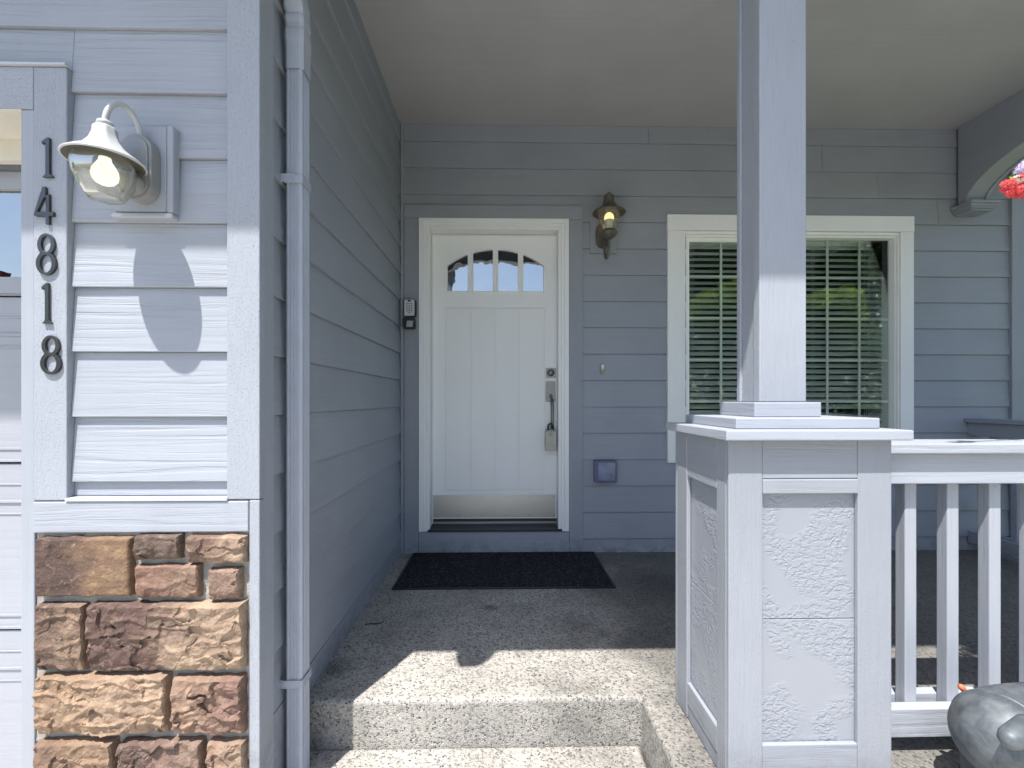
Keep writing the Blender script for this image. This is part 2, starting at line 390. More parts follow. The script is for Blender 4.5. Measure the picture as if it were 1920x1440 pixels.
def leafm(name, a, b_, trans=.25):
    t = NT(name); b = t.bsdf(Roughness=.6); oi = t.n("ShaderNodeTexCoord"); nz = t.noise(oi.outputs['Object'], 12, 2)
    t.l(t.mix(t.ramp(nz.outputs[0], [(.35, (0, 0, 0)), (.65, (1, 1, 1))]), a, b_), b.inputs['Base Color'])
    tl = t.n("ShaderNodeBsdfTranslucent"); tl.inputs[0].default_value = (*[min(1, x * 1.6) for x in b_], 1)
    mx = t.n("ShaderNodeMixShader"); mx.inputs[0].default_value = trans; t.l(b.outputs[0], mx.inputs[1]); t.l(tl.outputs[0], mx.inputs[2]); t.l(mx.outputs[0], t.out.inputs[0])
    return t.m
M['leaf_green'] = leafm("leaf_green", (.07, .13, .02), (.24, .32, .04), .5)
M['leaf_dark'] = leafm("leaf_dark_green", (.03, .06, .018), (.07, .11, .03))
M['leaf_red'] = leafm("leaf_dark_red", (.05, .008, .012), (.10, .02, .02))
M['bark'] = simple("bark", (.10, .075, .055), .9, bumpsc=40, bumpd=.01, var=.3)
M['petal_red'] = leafm("petal_red", (.42, .02, .03), (.78, .12, .12))
M['petal_lilac'] = leafm("petal_lilac", (.42, .36, .62), (.62, .56, .76))
M['petal_pink'] = leafm("petal_pale_pink", (.62, .42, .46), (.80, .68, .60))
M['coir'] = simple("coir_liner", (.14, .085, .045), .95, bumpsc=90, bumpd=.01, var=.3)
M['terra'] = simple("orange_knob", (.50, .13, .06), .5)

# ------------------------------------------------------------------ ground
LZ = -.34
g = MB(); g.box(-300, 300, -300, 300, LZ - .5, LZ - .02); tag(g.build("ground", M['lawn']), kind='structure')
g = MB(); g.box(-7.2, .9, -7.0, 1.66, LZ - .1, LZ); tag(g.build("driveway", M['drive'], bevel=.01), kind='structure')
g = MB(); g.box(.905, 4.6, -3.2, 1.06, LZ - .1, LZ + .003); tag(g.build("path", M['drive'], bevel=.01), kind='structure')  # unseen pale paving added to bounce light up into the porch
g = MB(); g.box(-40, 40, -14.5, -8.4, LZ - .3, LZ - .012); tag(g.build("road", M['asphalt']), kind='structure')
g = MB(); g.box(-40, 40, -8.4, -7.0, LZ - .2, LZ + .004); tag(g.build("sidewalk", M['drive'], bevel=.02), kind='structure')
g = MB()
poly = [(-.76, 3.36), (-.76, 1.686), (.515, 1.686), (.515, 1.08), (3.62, 1.08), (3.62, 3.36)]
g.prism([poly], lambda u, v, d: Vector((u, v, d)), 0.0, LZ - .04, axis=0)
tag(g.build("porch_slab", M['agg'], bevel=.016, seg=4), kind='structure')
g = MB(); g.box(-.735, .505, 1.33, 1.684, LZ - .04, -.172)
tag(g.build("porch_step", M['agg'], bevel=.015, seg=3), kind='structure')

# ------------------------------------------------------------------ the house
house = thing("house", "blue-grey lap-sided house with a white front door in a covered porch", "house")
WB = 3.30; GX = -.745; GY = 1.378                       # back wall, side wall, garage wall planes
SP = .1915; Z0 = 1.058
def courses(zlo, zhi):
    k = math.floor((zlo - Z0) / SP); out = []
    while Z0 + k * SP < zhi:
        a = max(zlo, Z0 + k * SP); b_ = min(zhi, Z0 + (k + 1) * SP)
        if b_ - a > .012: out.append((a, b_, Z0 + k * SP))
        k += 1
    return out
def siding(mb, zlo, zhi, intervals, plane, facing, joints={}):
    """intervals(z)->[(a,b)]; facing 'Y' wall normal -Y, 'X' wall normal +X"""
    for a, b_, zk in courses(zlo, zhi):
        ptop = .0010 + .0108 * (1 - (b_ - zk) / SP); pbot = .0010 + .0125 * (1 - (a - zk) / SP)
        for (s, e) in intervals(a, b_):
            cuts = [s] + sorted(j for j in joints.get(round((zk - Z0) / SP), []) if s + .05 < j < e - .05) + [e]
            for i in range(len(cuts) - 1):
                u0 = cuts[i] + (.001 if i else 0); u1 = cuts[i+1] - (.001 if i < len(cuts) - 2 else 0)
                wob = rnd(-.0012, .0012)
                if facing == 'Y':
                    mb.hexa([(u0, plane - pbot, a + wob), (u1, plane - pbot, a + wob), (u1, plane + .004, a), (u0, plane + .004, a),
                             (u0, plane - ptop, b_ - .0005), (u1, plane - ptop, b_ - .0005), (u1, plane + .004, b_ - .0005), (u0, plane + .004, b_ - .0005)], axis=0)
                else:
                    mb.hexa([(plane - .004, u0, a), (plane + pbot, u0, a + wob), (plane + pbot, u1, a + wob), (plane - .004, u1, a),
                             (plane - .004, u0, b_ - .0005), (plane + ptop, u0, b_ - .0005), (plane + ptop, u1, b_ - .0005), (plane - .004, u1, b_ - .0005)], axis=1)

# --- garage wall
TY = 1.352                                               # trim front plane
gx_l = PX(36, TY); gx_a = PX(62, TY); gx_b = PX(125, TY)  # opening edge, rough board, its right edge
cx_a = PX(425, TY); cx_b = -.715                         # corner board
HZ0 = PZ(205, TY, -1.4); HZ1 = PZ(124, TY, -1.4)
BZ1 = PZ(940, TY, -1.0); BZ0 = PZ(998, TY, -1.0)
def gint(a, b_):
    if a < HZ1 - .02: return [(gx_b - .03, cx_a + .03)]
    return [(-7.0, cx_a + .03)]
wall = MB()
wall.box(-7.1, gx_l + .004, GY + .006, GY + .12, HZ0 + .004, 3.10); wall.box(gx_l + .004, GX - .016, GY + .006, GY + .12, LZ, 3.10)
wall.box(-7.1, -6.4, GY + .006, GY + .12, LZ, HZ0)
gw = wall.build("garage_wall", M['siding'], house)
s = MB(); nl = Z0 + SP * math.ceil((HZ1 - Z0) / SP)
siding(s, BZ1 + .012, 3.10, lambda a, b_: [(gx_b + .0004, cx_a + .03)] if a < HZ1 else [(-7.0, cx_a + .03)], GY, 'Y')
def gint2(a, b_): return [(-7.0, gx_b - .012), (gx_b + .0, cx_a + .03)] if a < HZ1 + .01 else [(-7.0, cx_a + .03)]
siding(s, HZ1 + .002, nl, lambda a, b_: [(-7.0, gx_b)], GY, 'Y')
s.build("lap_siding", M['siding'], gw, bevel=.0012, seg=1)
tr = MB()
tr.box(gx_a + .001, gx_b, TY, GY + .005, BZ1 + .003, HZ1 - .001)                                  # rough board carrying the numbers
tr.build("garage_side_casing", M['trim'], gw, bevel=.003)
tr = MB(); tr.box(gx_l, gx_a, TY + .004, GY + .1, LZ, HZ0 + .002)
tr.build("garage_inner_casing", M['trim_smooth'], gw, bevel=.003)
tr = MB(); tr.box(-6.6, gx_a - .0005, TY + .001, GY + .005, HZ0 + .003, HZ1); tr.box(-6.6, -6.45, TY, GY + .005, LZ, HZ0)
tr.build("garage_head_casing", M['trim'], gw, bevel=.003)
tr = MB(); tr.box(-6.62, gx_b + .002, TY - .008, GY, HZ1 + .001, HZ1 + .007)
tr.build("head_flashing", M['flash'], gw)
tr = MB(); tr.box(cx_a, cx_b, TY, GY + .005, BZ1 + .004, 3.10); tr.box(PX(467, TY), cx_b, TY, GY + .005, LZ, BZ1 + .002)
tr.box(cx_b - .024, cx_b - .001, TY + .024, TY + .026 + .06, LZ, 3.10)
tr.build("corner_board", M['trim'], gw, bevel=.003)
tr = MB(); tr.box(gx_a + .0005, PX(467, TY) - .0015, TY - .002, GY + .005, BZ0, BZ1)
tr.build("band_board", M['trim_rail'], gw, bevel=.003)
tr = MB(); tr.box(gx_b - .001, cx_a + .004, TY - .006, GY, BZ1 + .001, BZ1 + .011)
tr.build("band_flashing", M['flash'], gw, bevel=.002)

# stone veneer
st = MB(color=True)
sy = 1.366
stones = [ # px box, left colour, right colour, roughness
 (57, 244, 1007, 1120, (.105, .068, .060), (.34, .205, .105), .35, .030),
 (251, 338, 1003, 1052, (.13, .095, .075), (.20, .145, .115), .9, .034),
 (349, 460, 1005, 1059, (.24, .155, .115), (.46, .32, .215), .9, .034),
 (252, 373, 1060, 1124, (.30, .165, .115), (.34, .215, .145), .7, .030),
 (389, 450, 1067, 1128, (.33, .215, .155), (.40, .265, .190), 1.0, .032),
 (60, 158, 1131, 1258, (.19, .125, .095), (.32, .215, .140), 1.1, .036),
 (167, 458, 1131, 1260, (.15, .088, .078), (.50, .355, .235), 1.0, .040),
 (59, 314, 1265, 1378, (.44, .29, .175), (.50, .35, .225), 1.2, .040),
 (322, 457, 1270, 1382, (.42, .270, .180), (.30, .175, .135), 1.2, .038),
 (59, 215, 1388, 1500, (.30, .19, .12), (.38, .25, .15), 1.1, .036),
 (223, 380, 1390, 1480, (.20, .13, .11), (.30, .2, .15), 1.1, .036),
 (388, 458, 1392, 1480, (.42, .27, .18), (.42, .3, .2), 1.1, .036),
 (59, 458, 1508, 1640, (.36, .24, .16), (.3, .2, .15), 1.1, .036)]
for si, (xa, xb, ya, yb, ca, cb, rg, dep) in enumerate(stones):
    dep *= 1.2; xa = max(xa, 65 if rg < .5 else 68)
    Yf = 1.34
    X0, X1 = PX(xa, Yf), PX(xb, Yf); z1, z0 = PZ(ya, Yf, -1), PZ(yb, Yf, -1)
    if si >= 10 and si < 12: z0 = PZ(1500, Yf, -1)
    nx = max(12, int((X1 - X0) / .0029)); nz = max(12, int((z1 - z0) / .0029)); sd_ = Vector((si * 7.3, si * 3.1, si * 5.7))
    V = []
    for j in range(nz + 1):
        row = []
        for i in range(nx + 1):
            u = i / nx; w_ = j / nz; x = X0 + (X1 - X0) * u; z = z0 + (z1 - z0) * w_
            p = Vector((x, 0, z)) + sd_
            ed = min((x - X0), (X1 - x), (z - z0), (z1 - z))
            e = min(1, max(0, ed) / .007); e = math.sqrt(1 - (1 - e) ** 2)
            # chiselled facets: quantised planes from voronoi cells
            q = p * 12 + Vector((noise.noise(p * 30), 0, noise.noise(p * 30 + Vector((9, 9, 9))))) * .55
            dd, pp = noise.voronoi(q)
            c0 = pp[0]; tilt = Vector((noise.noise(c0 * 3.3), 0, noise.noise(c0 * 3.3 + Vector((5, 5, 5)))))
            fac = tilt.dot(q - c0) * .75 + noise.noise(c0 * 2.1) * .45
            fr = noise.fractal(p * 26, 1.0, 2.1, 5)
            rid = 1 - abs(noise.noise(Vector((p.x * 9, 0, p.z * 21)) + sd_)) * 2.4
            hgt = dep * (.82 + rg * (.48 * fac + .12 * fr) + .22 * rg * max(0, rid - .55))
            # ragged lower edge
            und = (1 - w_) ** 6 * rg * .35 * dep
            y = sy - (hgt - und) * e + .006 * (1 - e)
            jx = noise.noise(Vector((0, z * 22, si))) * .0035; jz = noise.noise(Vector((x * 22, 0, si + 9))) * .0045
            row.append((Vector((x + jx, y, z + jz)), u, w_, fac, fr))
        V.append(row)
    bv = [[st.bm.verts.new(c[0]) for c in row] for row in V]
    for j in range(nz):
        for i in range(nx):
            f = st.bm.faces.new((bv[j][i], bv[j][i+1], bv[j+1][i+1], bv[j+1][i])); f.smooth = rg < .5
            for l, (jj, ii) in zip(f.loops, ((j, i), (j, i+1), (j+1, i+1), (j+1, i))):
                _, u, w_, fac, fr = V[jj][ii]
                k = min(1, max(0, (u - .5) * 2.4 + .5 + noise.noise(Vector((u * 4, w_ * 3, si * 4.4))) * .7))
                br = .90 + .25 * noise.noise(Vector((u * 7, w_ * 6, si * 2.2 + 30)))
                rgb = [(ca[q] * (1 - k) + cb[q] * k) * br * .80 for q in range(3)]; gm = sum(rgb) / 3; rgb = [q * (.72 + .28 * min(1, gm / .2)) for q in rgb]; gm = sum(rgb) / 3; l[st.col] = (*[gm + (q - gm) * .84 for q in rgb], 1)
vn = st.build("stone_veneer", M['stone'], gw)
mo = MB(); X0, X1 = gx_a + .001, PX(467, TY) - .0005
nx, nz = 90, 150
vs = [[mo.bm.verts.new((X0 + (X1 - X0) * i / nx, sy - .004 - .004 * noise.fractal(Vector((i * .35, 0, j * .35)), 1, 2, 3), LZ + (BZ0 - .0006 - LZ) * j / nz)) for i in range(nx + 1)] for j in range(nz + 1)]
for j in range(nz):
    for i in range(nx): mo.bm.faces.new((vs[j][i], vs[j][i+1], vs[j+1][i+1], vs[j+1][i])).smooth = True
mo.build("mortar_joints", M['mortar'], vn)

# --- garage door
GDY = 1.58
gd = MB()
jn = [LZ + .005, -.239, .327, .893, 1.459, 1.98]
for a, b_ in zip(jn[:-1], jn[1:]):
    if a < 1.4:
        gd.box(-6.5, gx_l + .08, GDY, GDY + .04, a + .003, b_ - .003)
        gd.box(-6.4, gx_l + .20, GDY - .006, GDY, a + .055, b_ - .055 - .02) if False else None
        # embossed frame lines
        for z, h, d in ((a + .004, .010, .005), (b_ - .075, .006, .003), (b_ - .135, .010, .005), (b_ - .175, .006, .003), (a + .045, .010, .004)):
            gd.box(-6.5, gx_l + .08, GDY - d, GDY - .0005, z, z + h)
gd.box(-6.5, gx_l + .08, GDY, GDY + .04, 1.462, PZ(521, GDY, -1.6)); gd.box(-6.5, gx_l + .08, GDY - .012, GDY - .0005, PZ(551, GDY, -1.6), PZ(521, GDY, -1.6))
gd.box(-6.5, gx_l + .08, GDY, GDY + .04, PZ(357, GDY, -1.6), 1.99); gd.box(-6.5, gx_l + .08, GDY - .012, GDY - .0005, PZ(357, GDY, -1.6), PZ(325, GDY, -1.6))
gdo = gd.build("garage_door", M['garage'], house, bevel=.002)
gg = MB(); gg.box(-6.5, gx_l + .08, GDY + .006, GDY + .010, PZ(521, GDY, -1.6), PZ(357, GDY, -1.6)); gg.build("pane", M['lite'], gdo)
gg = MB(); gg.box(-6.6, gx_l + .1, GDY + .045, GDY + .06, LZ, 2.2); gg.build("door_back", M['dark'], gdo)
jb = MB(); jb.box(-6.5, gx_l + .004, TY + .02, GDY + .04, HZ0, HZ0 + .003 + .0) if False else None
jb.box(-6.5, gx_l + .003, TY + .003, 1.504, HZ0 - .001, HZ0 + .002); jb.box(-6.5, gx_l + .06, 1.504, 1.53, 1.882, HZ0 + .05); jb.box(gx_l - .0 , gx_l + .02, GY + .1, GDY, LZ, HZ0)
jb.build("garage_jamb", M['cream'], house)

# --- side wall of the porch (the garage's flank)
sw = MB(); sw.box(GX - .12, GX - .006, GY + .13, 3.6, LZ, 3.12)
swo = sw.build("porch_side_wall", M['siding_smooth'], house)
s = MB(); siding(s, .105, 3.10, lambda a, b_: [(1.432, WB - .004)], GX, 'X'); s.build("lap_siding", M['siding_smooth'], swo, bevel=.0012, seg=1)
s = MB(); s.box(GX - .004, GX + .0135, 1.432, WB - .004, LZ, .1015); s.build("base_board", M['trim_smooth'], swo, bevel=.002)
s = MB(); s.box(GX - .02, -.7165, TY + .088, 1.431, LZ, 3.10); s.build("corner_return_board", M['trim_smooth'], swo, bevel=.003)

# --- back wall with door and window openings
DO = (PX(798, WB), PX(1056, WB), .14, PZ(428, WB))      # door opening
WX0, WX1 = PX(1285, WB), PX(1690, WB); WZ0, WZ1 = .76, 2.36
XR = PX(1895, WB - .02)
bw = MB()
yb = WB + .005
for (a, b_, c_, d_) in ((GX - .02, DO[0], LZ, 3.12), (DO[0], DO[1], DO[3], 3.12), (DO[0], DO[1], LZ, DO[2]), (DO[1], WX0, LZ, 3.12), (WX0, WX1, LZ, WZ0), (WX0, WX1, WZ1, 3.12), (WX1, XR + .1, LZ, 3.12)):
    bw.box(a, b_, yb, yb + .13, c_, d_)
bwo = bw.build("porch_back_wall", M['siding_smooth'], house)
def bint(a, b_):
    iv = [(GX + .02, XR + .005)]
    for (o0, o1, q0, q1) in ((DO[0], DO[1], DO[2], DO[3]), (WX0, WX1, WZ0, WZ1)):
        if b_ > q0 and a < q1:
            nv = []
            for s_, e_ in iv:
                if o0 > s_: nv.append((s_, min(e_, o0)))
                if o1 < e_: nv.append((max(s_, o1), e_))
            iv = [v for v in nv if v[1] - v[0] > .01]
    return iv
s = MB(); kz = lambda py: round((PZ(py, WB, 1.5) - .05 - Z0) / SP)
siding(s, .0, 3.10, bint, WB, 'Y', joints={9: [PX(1540, WB)], 8: [PX(1645, WB)], 7: [PX(1757, WB)], 6: [PX(1010, WB)], 10: [PX(1215, WB)]})
s.build("lap_siding", M['siding_smooth'], bwo, bevel=.0012, seg=1)
s = MB(); s.box(GX + .0105, PX(757, WB - .02), WB - .02, WB + .004, .0, 3.10); s.build("inside_corner_board", M['trim_smooth'], bwo, bevel=.003)
s = MB(); s.box(XR, XR + .12, WB - .03, WB + .004, LZ, 3.10); s.build("outer_corner_board", M['trim_smooth'], bwo, bevel=.003)
# east flank of the house beyond the porch
s = MB(); s.box(XR + .1, XR + .12, WB + .005, 8, LZ, 3.1); s.build("side_wall", M['siding_smooth'], house)
# grey boards round the door
DY = WB - .022
dX0 = PX(757.5, DY); dX1 = PX(785, DY) ; dX2 = PX(1067, DY); dX3 = PX(1093, DY); dZ = PZ(385, DY)
s = MB()
s.box(dX0 + .001, dX1 - .001, DY, WB + .004, .0, PZ(410, DY) - .0); s.box(dX2 + .001, dX3, DY, WB + .004, .0, PZ(410, DY))
s.build("door_side_board", M['trim'], bwo, bevel=.003)
s = MB(); s.box(dX0 + .001, dX3 + .002, DY - .003, WB + .004, PZ(410, DY) + .001, dZ); s.build("door_head_board", M['trim_smooth'], bwo, bevel=.003)
s = MB(); s.box(dX1, dX2, DY + .003, WB + .004, .002, PZ(997, DY)); s.build("door_base_board", M['trim_rail'], bwo, bevel=.003)

# --- front door
CY = WB - .032
fx0, fx1 = PX(785, CY), PX(1067, CY); fz1 = PZ(409, CY); fz0 = PZ(997, CY)
DL = 3.40                                                # door leaf face
lx0, lx1 = PX(810, DL), PX(1046, DL); lz1 = PZ(440, DL); lz0 = PZ(973, DL)
ix0, ix1 = PX(805, CY), PX(1051, CY); iz1 = PZ(429, CY)
fr = MB()
ja = .012
def frame3(mb, x0, x1, z0, z1, w0, y0, y1, w0t=None):
    w0t = w0t or w0
    mb.box(x0, x0 + w0, y0, y1, z0, z1); mb.box(x1 - w0, x1, y0, y1, z0, z1); mb.box(x0 + w0, x1 - w0, y0, y1, z1 - w0t, z1)
frame3(fr, fx0, fx1, fz0, fz1, (ix0 - fx0) * .42, CY, CY + .03, (fz1 - iz1) * .42)
w1 = (ix0 - fx0) * .42; w2 = (ix0 - fx0) - w1
frame3(fr, fx0 + w1, fx1 - w1, fz0, fz1 - (fz1 - iz1) * .42, w2 * .5, CY + .006, CY + .03)
frame3(fr, fx0 + w1 + w2 * .5, fx1 - w1 - w2 * .5, fz0, fz1 - (fz1 - iz1) * .42 - w2 * .5, w2 * .5, CY + .011, DL - .02)
frame3(fr, ix0 - .0, ix1 + .0, fz0 + .02, iz1 + .0 , .006, DL - .02, DL + .05)
fd = MB()
dmap = lambda u, v, d: Vector((u, d, v))
def litearc(x):  # arch line in photo pixels
    c = 929.5; r_ = (90.5 ** 2 + 31 ** 2) / (2 * 31.0); return 468 + r_ - math.sqrt(r_ * r_ - (x - c) ** 2)
lites = [(839, 877), (887, 924), (934, 971), (981, 1019)]
def lite_loop(a, b_, g_=0):
    pts = [(PX(a - g_, DL), PZ(546 + g_, DL)), (PX(b_ + g_, DL), PZ(546 + g_, DL))]
    for i in range(9):
        x = (b_ + g_) + ((a - g_) - (b_ + g_)) * i / 8; xx = min(1019, max(839.5, x)); pts.append((PX(x, DL), PZ(litearc(xx) - g_, DL)))
    return pts
px0, px1, pz0, pz1 = PX(835, DL), PX(1021, DL), PZ(919, DL), PZ(577, DL)
outer = [(lx0, lz0), (lx1, lz0), (lx1, lz1), (lx0, lz1)]
fd.prism([outer] + [lite_loop(a, b_) for a, b_ in lites] + [[(px0, pz0), (px1, pz0), (px1, pz1), (px0, pz1)]], dmap, DL, DL + .04)
pw = (px1 - px0 - .020) / 4
for i in range(4): fd.box(px0 + .010 + pw * i + .005, px0 + .010 + pw * (i + 1) - .005, DL + .004, DL + .022, pz0 + .012, pz1 - .012)
fd.box(px0, px1, DL + .0150, DL + .025, pz0, pz1)
door = fd.build("front_door", M['white'], house, bevel=.004, seg=3)
fr.build("door_frame", M['white'], house, bevel=.003)
mb = MB()
for a, b_ in lites: mb.prism([lite_loop(a, b_, 2.6), lite_loop(a, b_)], dmap, DL - .006, DL + .003)
mb.build("lite_moulding", M['white'], door, bevel=.002)
for a, b_ in lites:
    mb = MB(); mb.prism([lite_loop(a, b_, .6)], dmap, DL + .012, DL + .016); mb.build("glass_pane", M['lite'], door)
mb = MB(); mb.box(PX(811.5, DL), PX(1041.5, DL), DL - .0022, DL - .0004, PZ(970, DL), PZ(928, DL)); mb.build("kick_plate", M['kick'], door, bevel=.0006, seg=1)
mb = MB(); mb.lathe([(0, -.0015), (.003, -.001), (.004, 0)], (0, 0, 0), n=8, rot=Vector((0, 0, 1)).rotation_difference(Vector((0, 1, 0))).to_matrix())
sc0 = mb.build("screw", M['lampbronze'], door)
for k in range(5):
    for yy in (931.5, 966.5):
        o = sc0 if k == 0 and yy < 940 else sc0.copy()
        if o is not sc0: COL.objects.link(o); o.parent = door
        o.location = (PX(859.5 + k * 44.7, DL), DL - .0022, PZ(yy, DL))
# deadbolt, handle plate, grip
ROTY = Vector((0, 0, 1)).rotation_difference(Vector((0, -1, 0))).to_matrix()
mb = MB(); mb.box(PX(1023.5, DL), PX(1041.5, DL), DL - .007, DL, PZ(708.5, DL), PZ(690, DL))
mb.lathe([(0, .022), (.010, .022), (.012, .020), (.021, .017), (.026, .010), (.028, .006)], (PX(1032.5, DL), DL, PZ(699, DL)), n=28, rot=ROTY)
mb.box(PX(1032.1, DL), PX(1032.9, DL), DL - .0228, DL - .021, PZ(701, DL), PZ(697.5, DL), mi=1)
mb.build("deadbolt", [M['nickel'], M['black']], door, bevel=.0015)
mb = MB(); mb.box(PX(1023, DL), PX(1041, DL), DL - .008, DL, PZ(753, DL), PZ(715, DL))
mb.build("handle_plate", M['nickel'], door, bevel=.0018)
hx = PX(1034, DL)
mb = MB(); mb.tube([(PX(1032, DL), DL - .008, PZ(741, DL)), (PX(1032, DL), DL - .03, PZ(741.5, DL)), (PX(1032, DL), DL - .042, PZ(743, DL))], [.006, .008, .012], n=10)
mb.build("thumb_latch", M['nickel'], door)
mb = MB(); zt, zb = PZ(750, DL), PZ(800, DL)
mb.tube([(hx, DL - .004, zt), (hx, DL - .03, zt + .003), (hx, DL - .05, zt - .012), (hx, DL - .056, zt - .05), (hx, DL - .056, zb + .05), (hx, DL - .05, zb + .012), (hx, DL - .03, zb - .002), (hx, DL - .002, zb)],
        [.012, .012, .0115, .011, .011, .0115, .012, .012], n=10)
mb.build("grip", M['nickel'], door)
# threshold
mb = MB(); tz = PZ(975, DL); 
mb.hexa([(ix0 - .012, CY - .004, fz0 + .001), (ix1 + .012, CY - .004, fz0 + .001), (ix1, DL + .06, fz0 + .001), (ix0, DL + .06, fz0 + .001),
         (ix0 - .012, CY - .004, fz0 + .014), (ix1 + .012, CY - .004, fz0 + .014), (ix1 - .002, DL + .06, tz - .012), (ix0 + .002, DL + .06, tz - .012)], axis=0)
mb.box(ix0 + .008, ix1 - .008, DL - .006, DL + .05, tz - .03, lz0 + .004)
th = mb.build("threshold", M['rubber'], house, bevel=.002)
mb = MB(); mb.box(ix0 + .006, ix1 - .006, DL - .018, DL - .010, tz - .026, tz - .006); mb.build("metal_strip", M['nickel'], th, bevel=.001)

# --- window
wy = WB - .028
ox0, ox1 = PX(1252, wy), PX(1714, wy); oz1 = PZ(404, wy, 2.1); oz0 = PZ(868, wy, 1.2)
jx0, jx1 = PX(1281, wy), PX(1689, wy); jz1 = oz1 - (jx0 - ox0); jz0 = oz0 + (jx0 - ox0)
def frame4(mb, x0, x1, z0, z1, w, y0, y1, wz=None, wr=None):
    wz = wz or w; wr = wr or w
    mb.box(x0, x0 + w, y0, y1, z0, z1); mb.box(x1 - wr, x1, y0, y1, z0, z1)
    mb.box(x0 + w, x1 - wr, y0, y1, z1 - wz, z1); mb.box(x0 + w, x1 - wr, y0, y1, z0, z0 + wz)
mb = MB(); W_ = jx0 - ox0
mb.box(ox0, ox0 + W_, wy, WB + .003, oz0, oz1 - W_); mb.box(ox1 - (ox1 - jx1), ox1, wy, WB + .003, oz0, oz1 - W_)
mb.box(ox0 - .002, ox1 + .002, wy - .002, WB + .003, oz1 - W_ + .001, oz1 + .002); mb.box(ox0 + W_, jx1, wy + .001, WB + .003, oz0, oz0 + W_)
win = mb.build("window", M['white'], house, bevel=.003)
mb = MB()
frame4(mb, jx0 + .001, jx1 - .001, jz0 + .001, jz1 - .001, .020, WB - .014, WB + .08, wr=.010)
frame4(mb, jx0 + .021, jx1 - .011, jz0 + .021, jz1 - .021, .014, WB + .004, WB + .08, wr=.006)
FX0, FX1, FZ0, FZ1 = jx0 + .035, jx1 - .017, jz0 + .035, jz1 - .035
GYW = WB + .055
mx = PX(1477, GYW)
# sliding sash on the left, with a thicker frame; meeting stile
frame4(mb, FX0, mx + .012, FZ0, FZ1, .030, WB + .020, WB + .05)
mb.box(mx + .014, mx + .035, WB + .04, WB + .075, FZ0, FZ1)
mb.build("sash_frame", M['vinyl'], win, bevel=.002)
lgx0, lgx1, lgz0, lgz1 = FX0 + .030, mx - .018, FZ0 + .03, FZ1 - .03
rgx0, rgx1 = mx + .035, FX1
mb = MB(); mb.box(lgx0 - .004, lgx1 + .004, WB + .034, WB + .037, lgz0 - .004, lgz1 + .004); mb.build("pane", M['pane'], win)
mb = MB(); mb.box(rgx0 - .004, rgx1 + .004, GYW, GYW + .003, FZ0 - .004, FZ1 + .004); mb.build("pane", M['pane'], win)
mb = MB(); gz = [PZ(y_, GYW, 2.0) for y_ in (520, 597.5, 675.5, 752.5)]
for z in gz:
    mb.box(lgx0, lgx1, WB + .040, WB + .046, z - .009, z + .009, axis=0); mb.box(rgx0, rgx1, GYW + .006, GYW + .012, z - .009, z + .009, axis=0)
for i in (1, 2):
    x = lgx0 + (lgx1 - lgx0) * i / 3; mb.box(x - .009, x + .009, WB + .0405, WB + .0465, lgz0, lgz1, axis=2)
    x = PX(1552.7 if i == 1 else 1613, GYW); mb.box(x - .009, x + .009, GYW + .0065, GYW + .0125, FZ0, FZ1, axis=2)
mb.build("muntin", M['vinyl'], win)
mb = MB(); bx0, bx1 = FX0 - .01, PX(1653, WB + .11); BY = WB + .115
z = FZ1 - .045; k = 0
mb.box(bx0, bx1, BY - .03, BY + .03, FZ1 - .035, FZ1 + .03)
while z > FZ0 - .02:
    a = R(38); hw = .024; dy, dz = hw * math.cos(a), hw * math.sin(a); sk = 0; 
    if 0 <= z - PZ(775, BY, 2.3) < .045: sk = -.05
    jit = rnd(-.0015, .0015)
    def sl(x, s_): return 0 if sk == 0 else sk * max(0, (x - 2.2) / .7)
    for (xa, xb) in ((bx0, 2.2), (2.2, bx1)):
        pts = []
        for th_ in (0, .0028):
            pts += [(xa, BY - dy, z - dz + th_ + jit + sl(xa, 0)), (xb, BY - dy, z - dz + th_ + jit + sl(xb, 0)), (xb, BY + dy, z + dz + th_ + sl(xb, 0)), (xa, BY + dy, z + dz + th_ + sl(xa, 0))]
        mb.hexa(pts, axis=0)
    z -= .0445; k += 1
for x in [lgx0 + .04, lgx1 - .1, rgx0 + .17, rgx1 - .16, 2.0]:
    for o_ in (0, .016): mb.box(x + o_, x + o_ + .0018, BY - .026, BY - .0245, FZ0, FZ1 - .03, axis=2)
mb.build("blind", M['slat'], win)
mb = MB(); mb.box(bx1 + .008, FX1 + .04, WB + .064, WB + .25, FZ0 - .02, FZ1 + .02); mb.build("inner_reveal", M['vinyl'], win)
mb = MB()
for q in (((.9, 3.5), (3.45, 6.2), (.3, .31)), ((.9, 3.5), (3.45, 6.2), (2.6, 2.61)), ((.9, .91), (3.45, 6.2), (.3, 2.6)), ((3.5, 3.51), (3.45, 6.2), (.3, 2.6)), ((.9, 3.5), (6.2, 6.21), (.3, 2.6))):
    mb.box(*q[0], *q[1], *q[2])
mb.box(-.8, .8, 3.7, 3.72, 0, 2.6); mb.build("room_interior", M['room'], house)

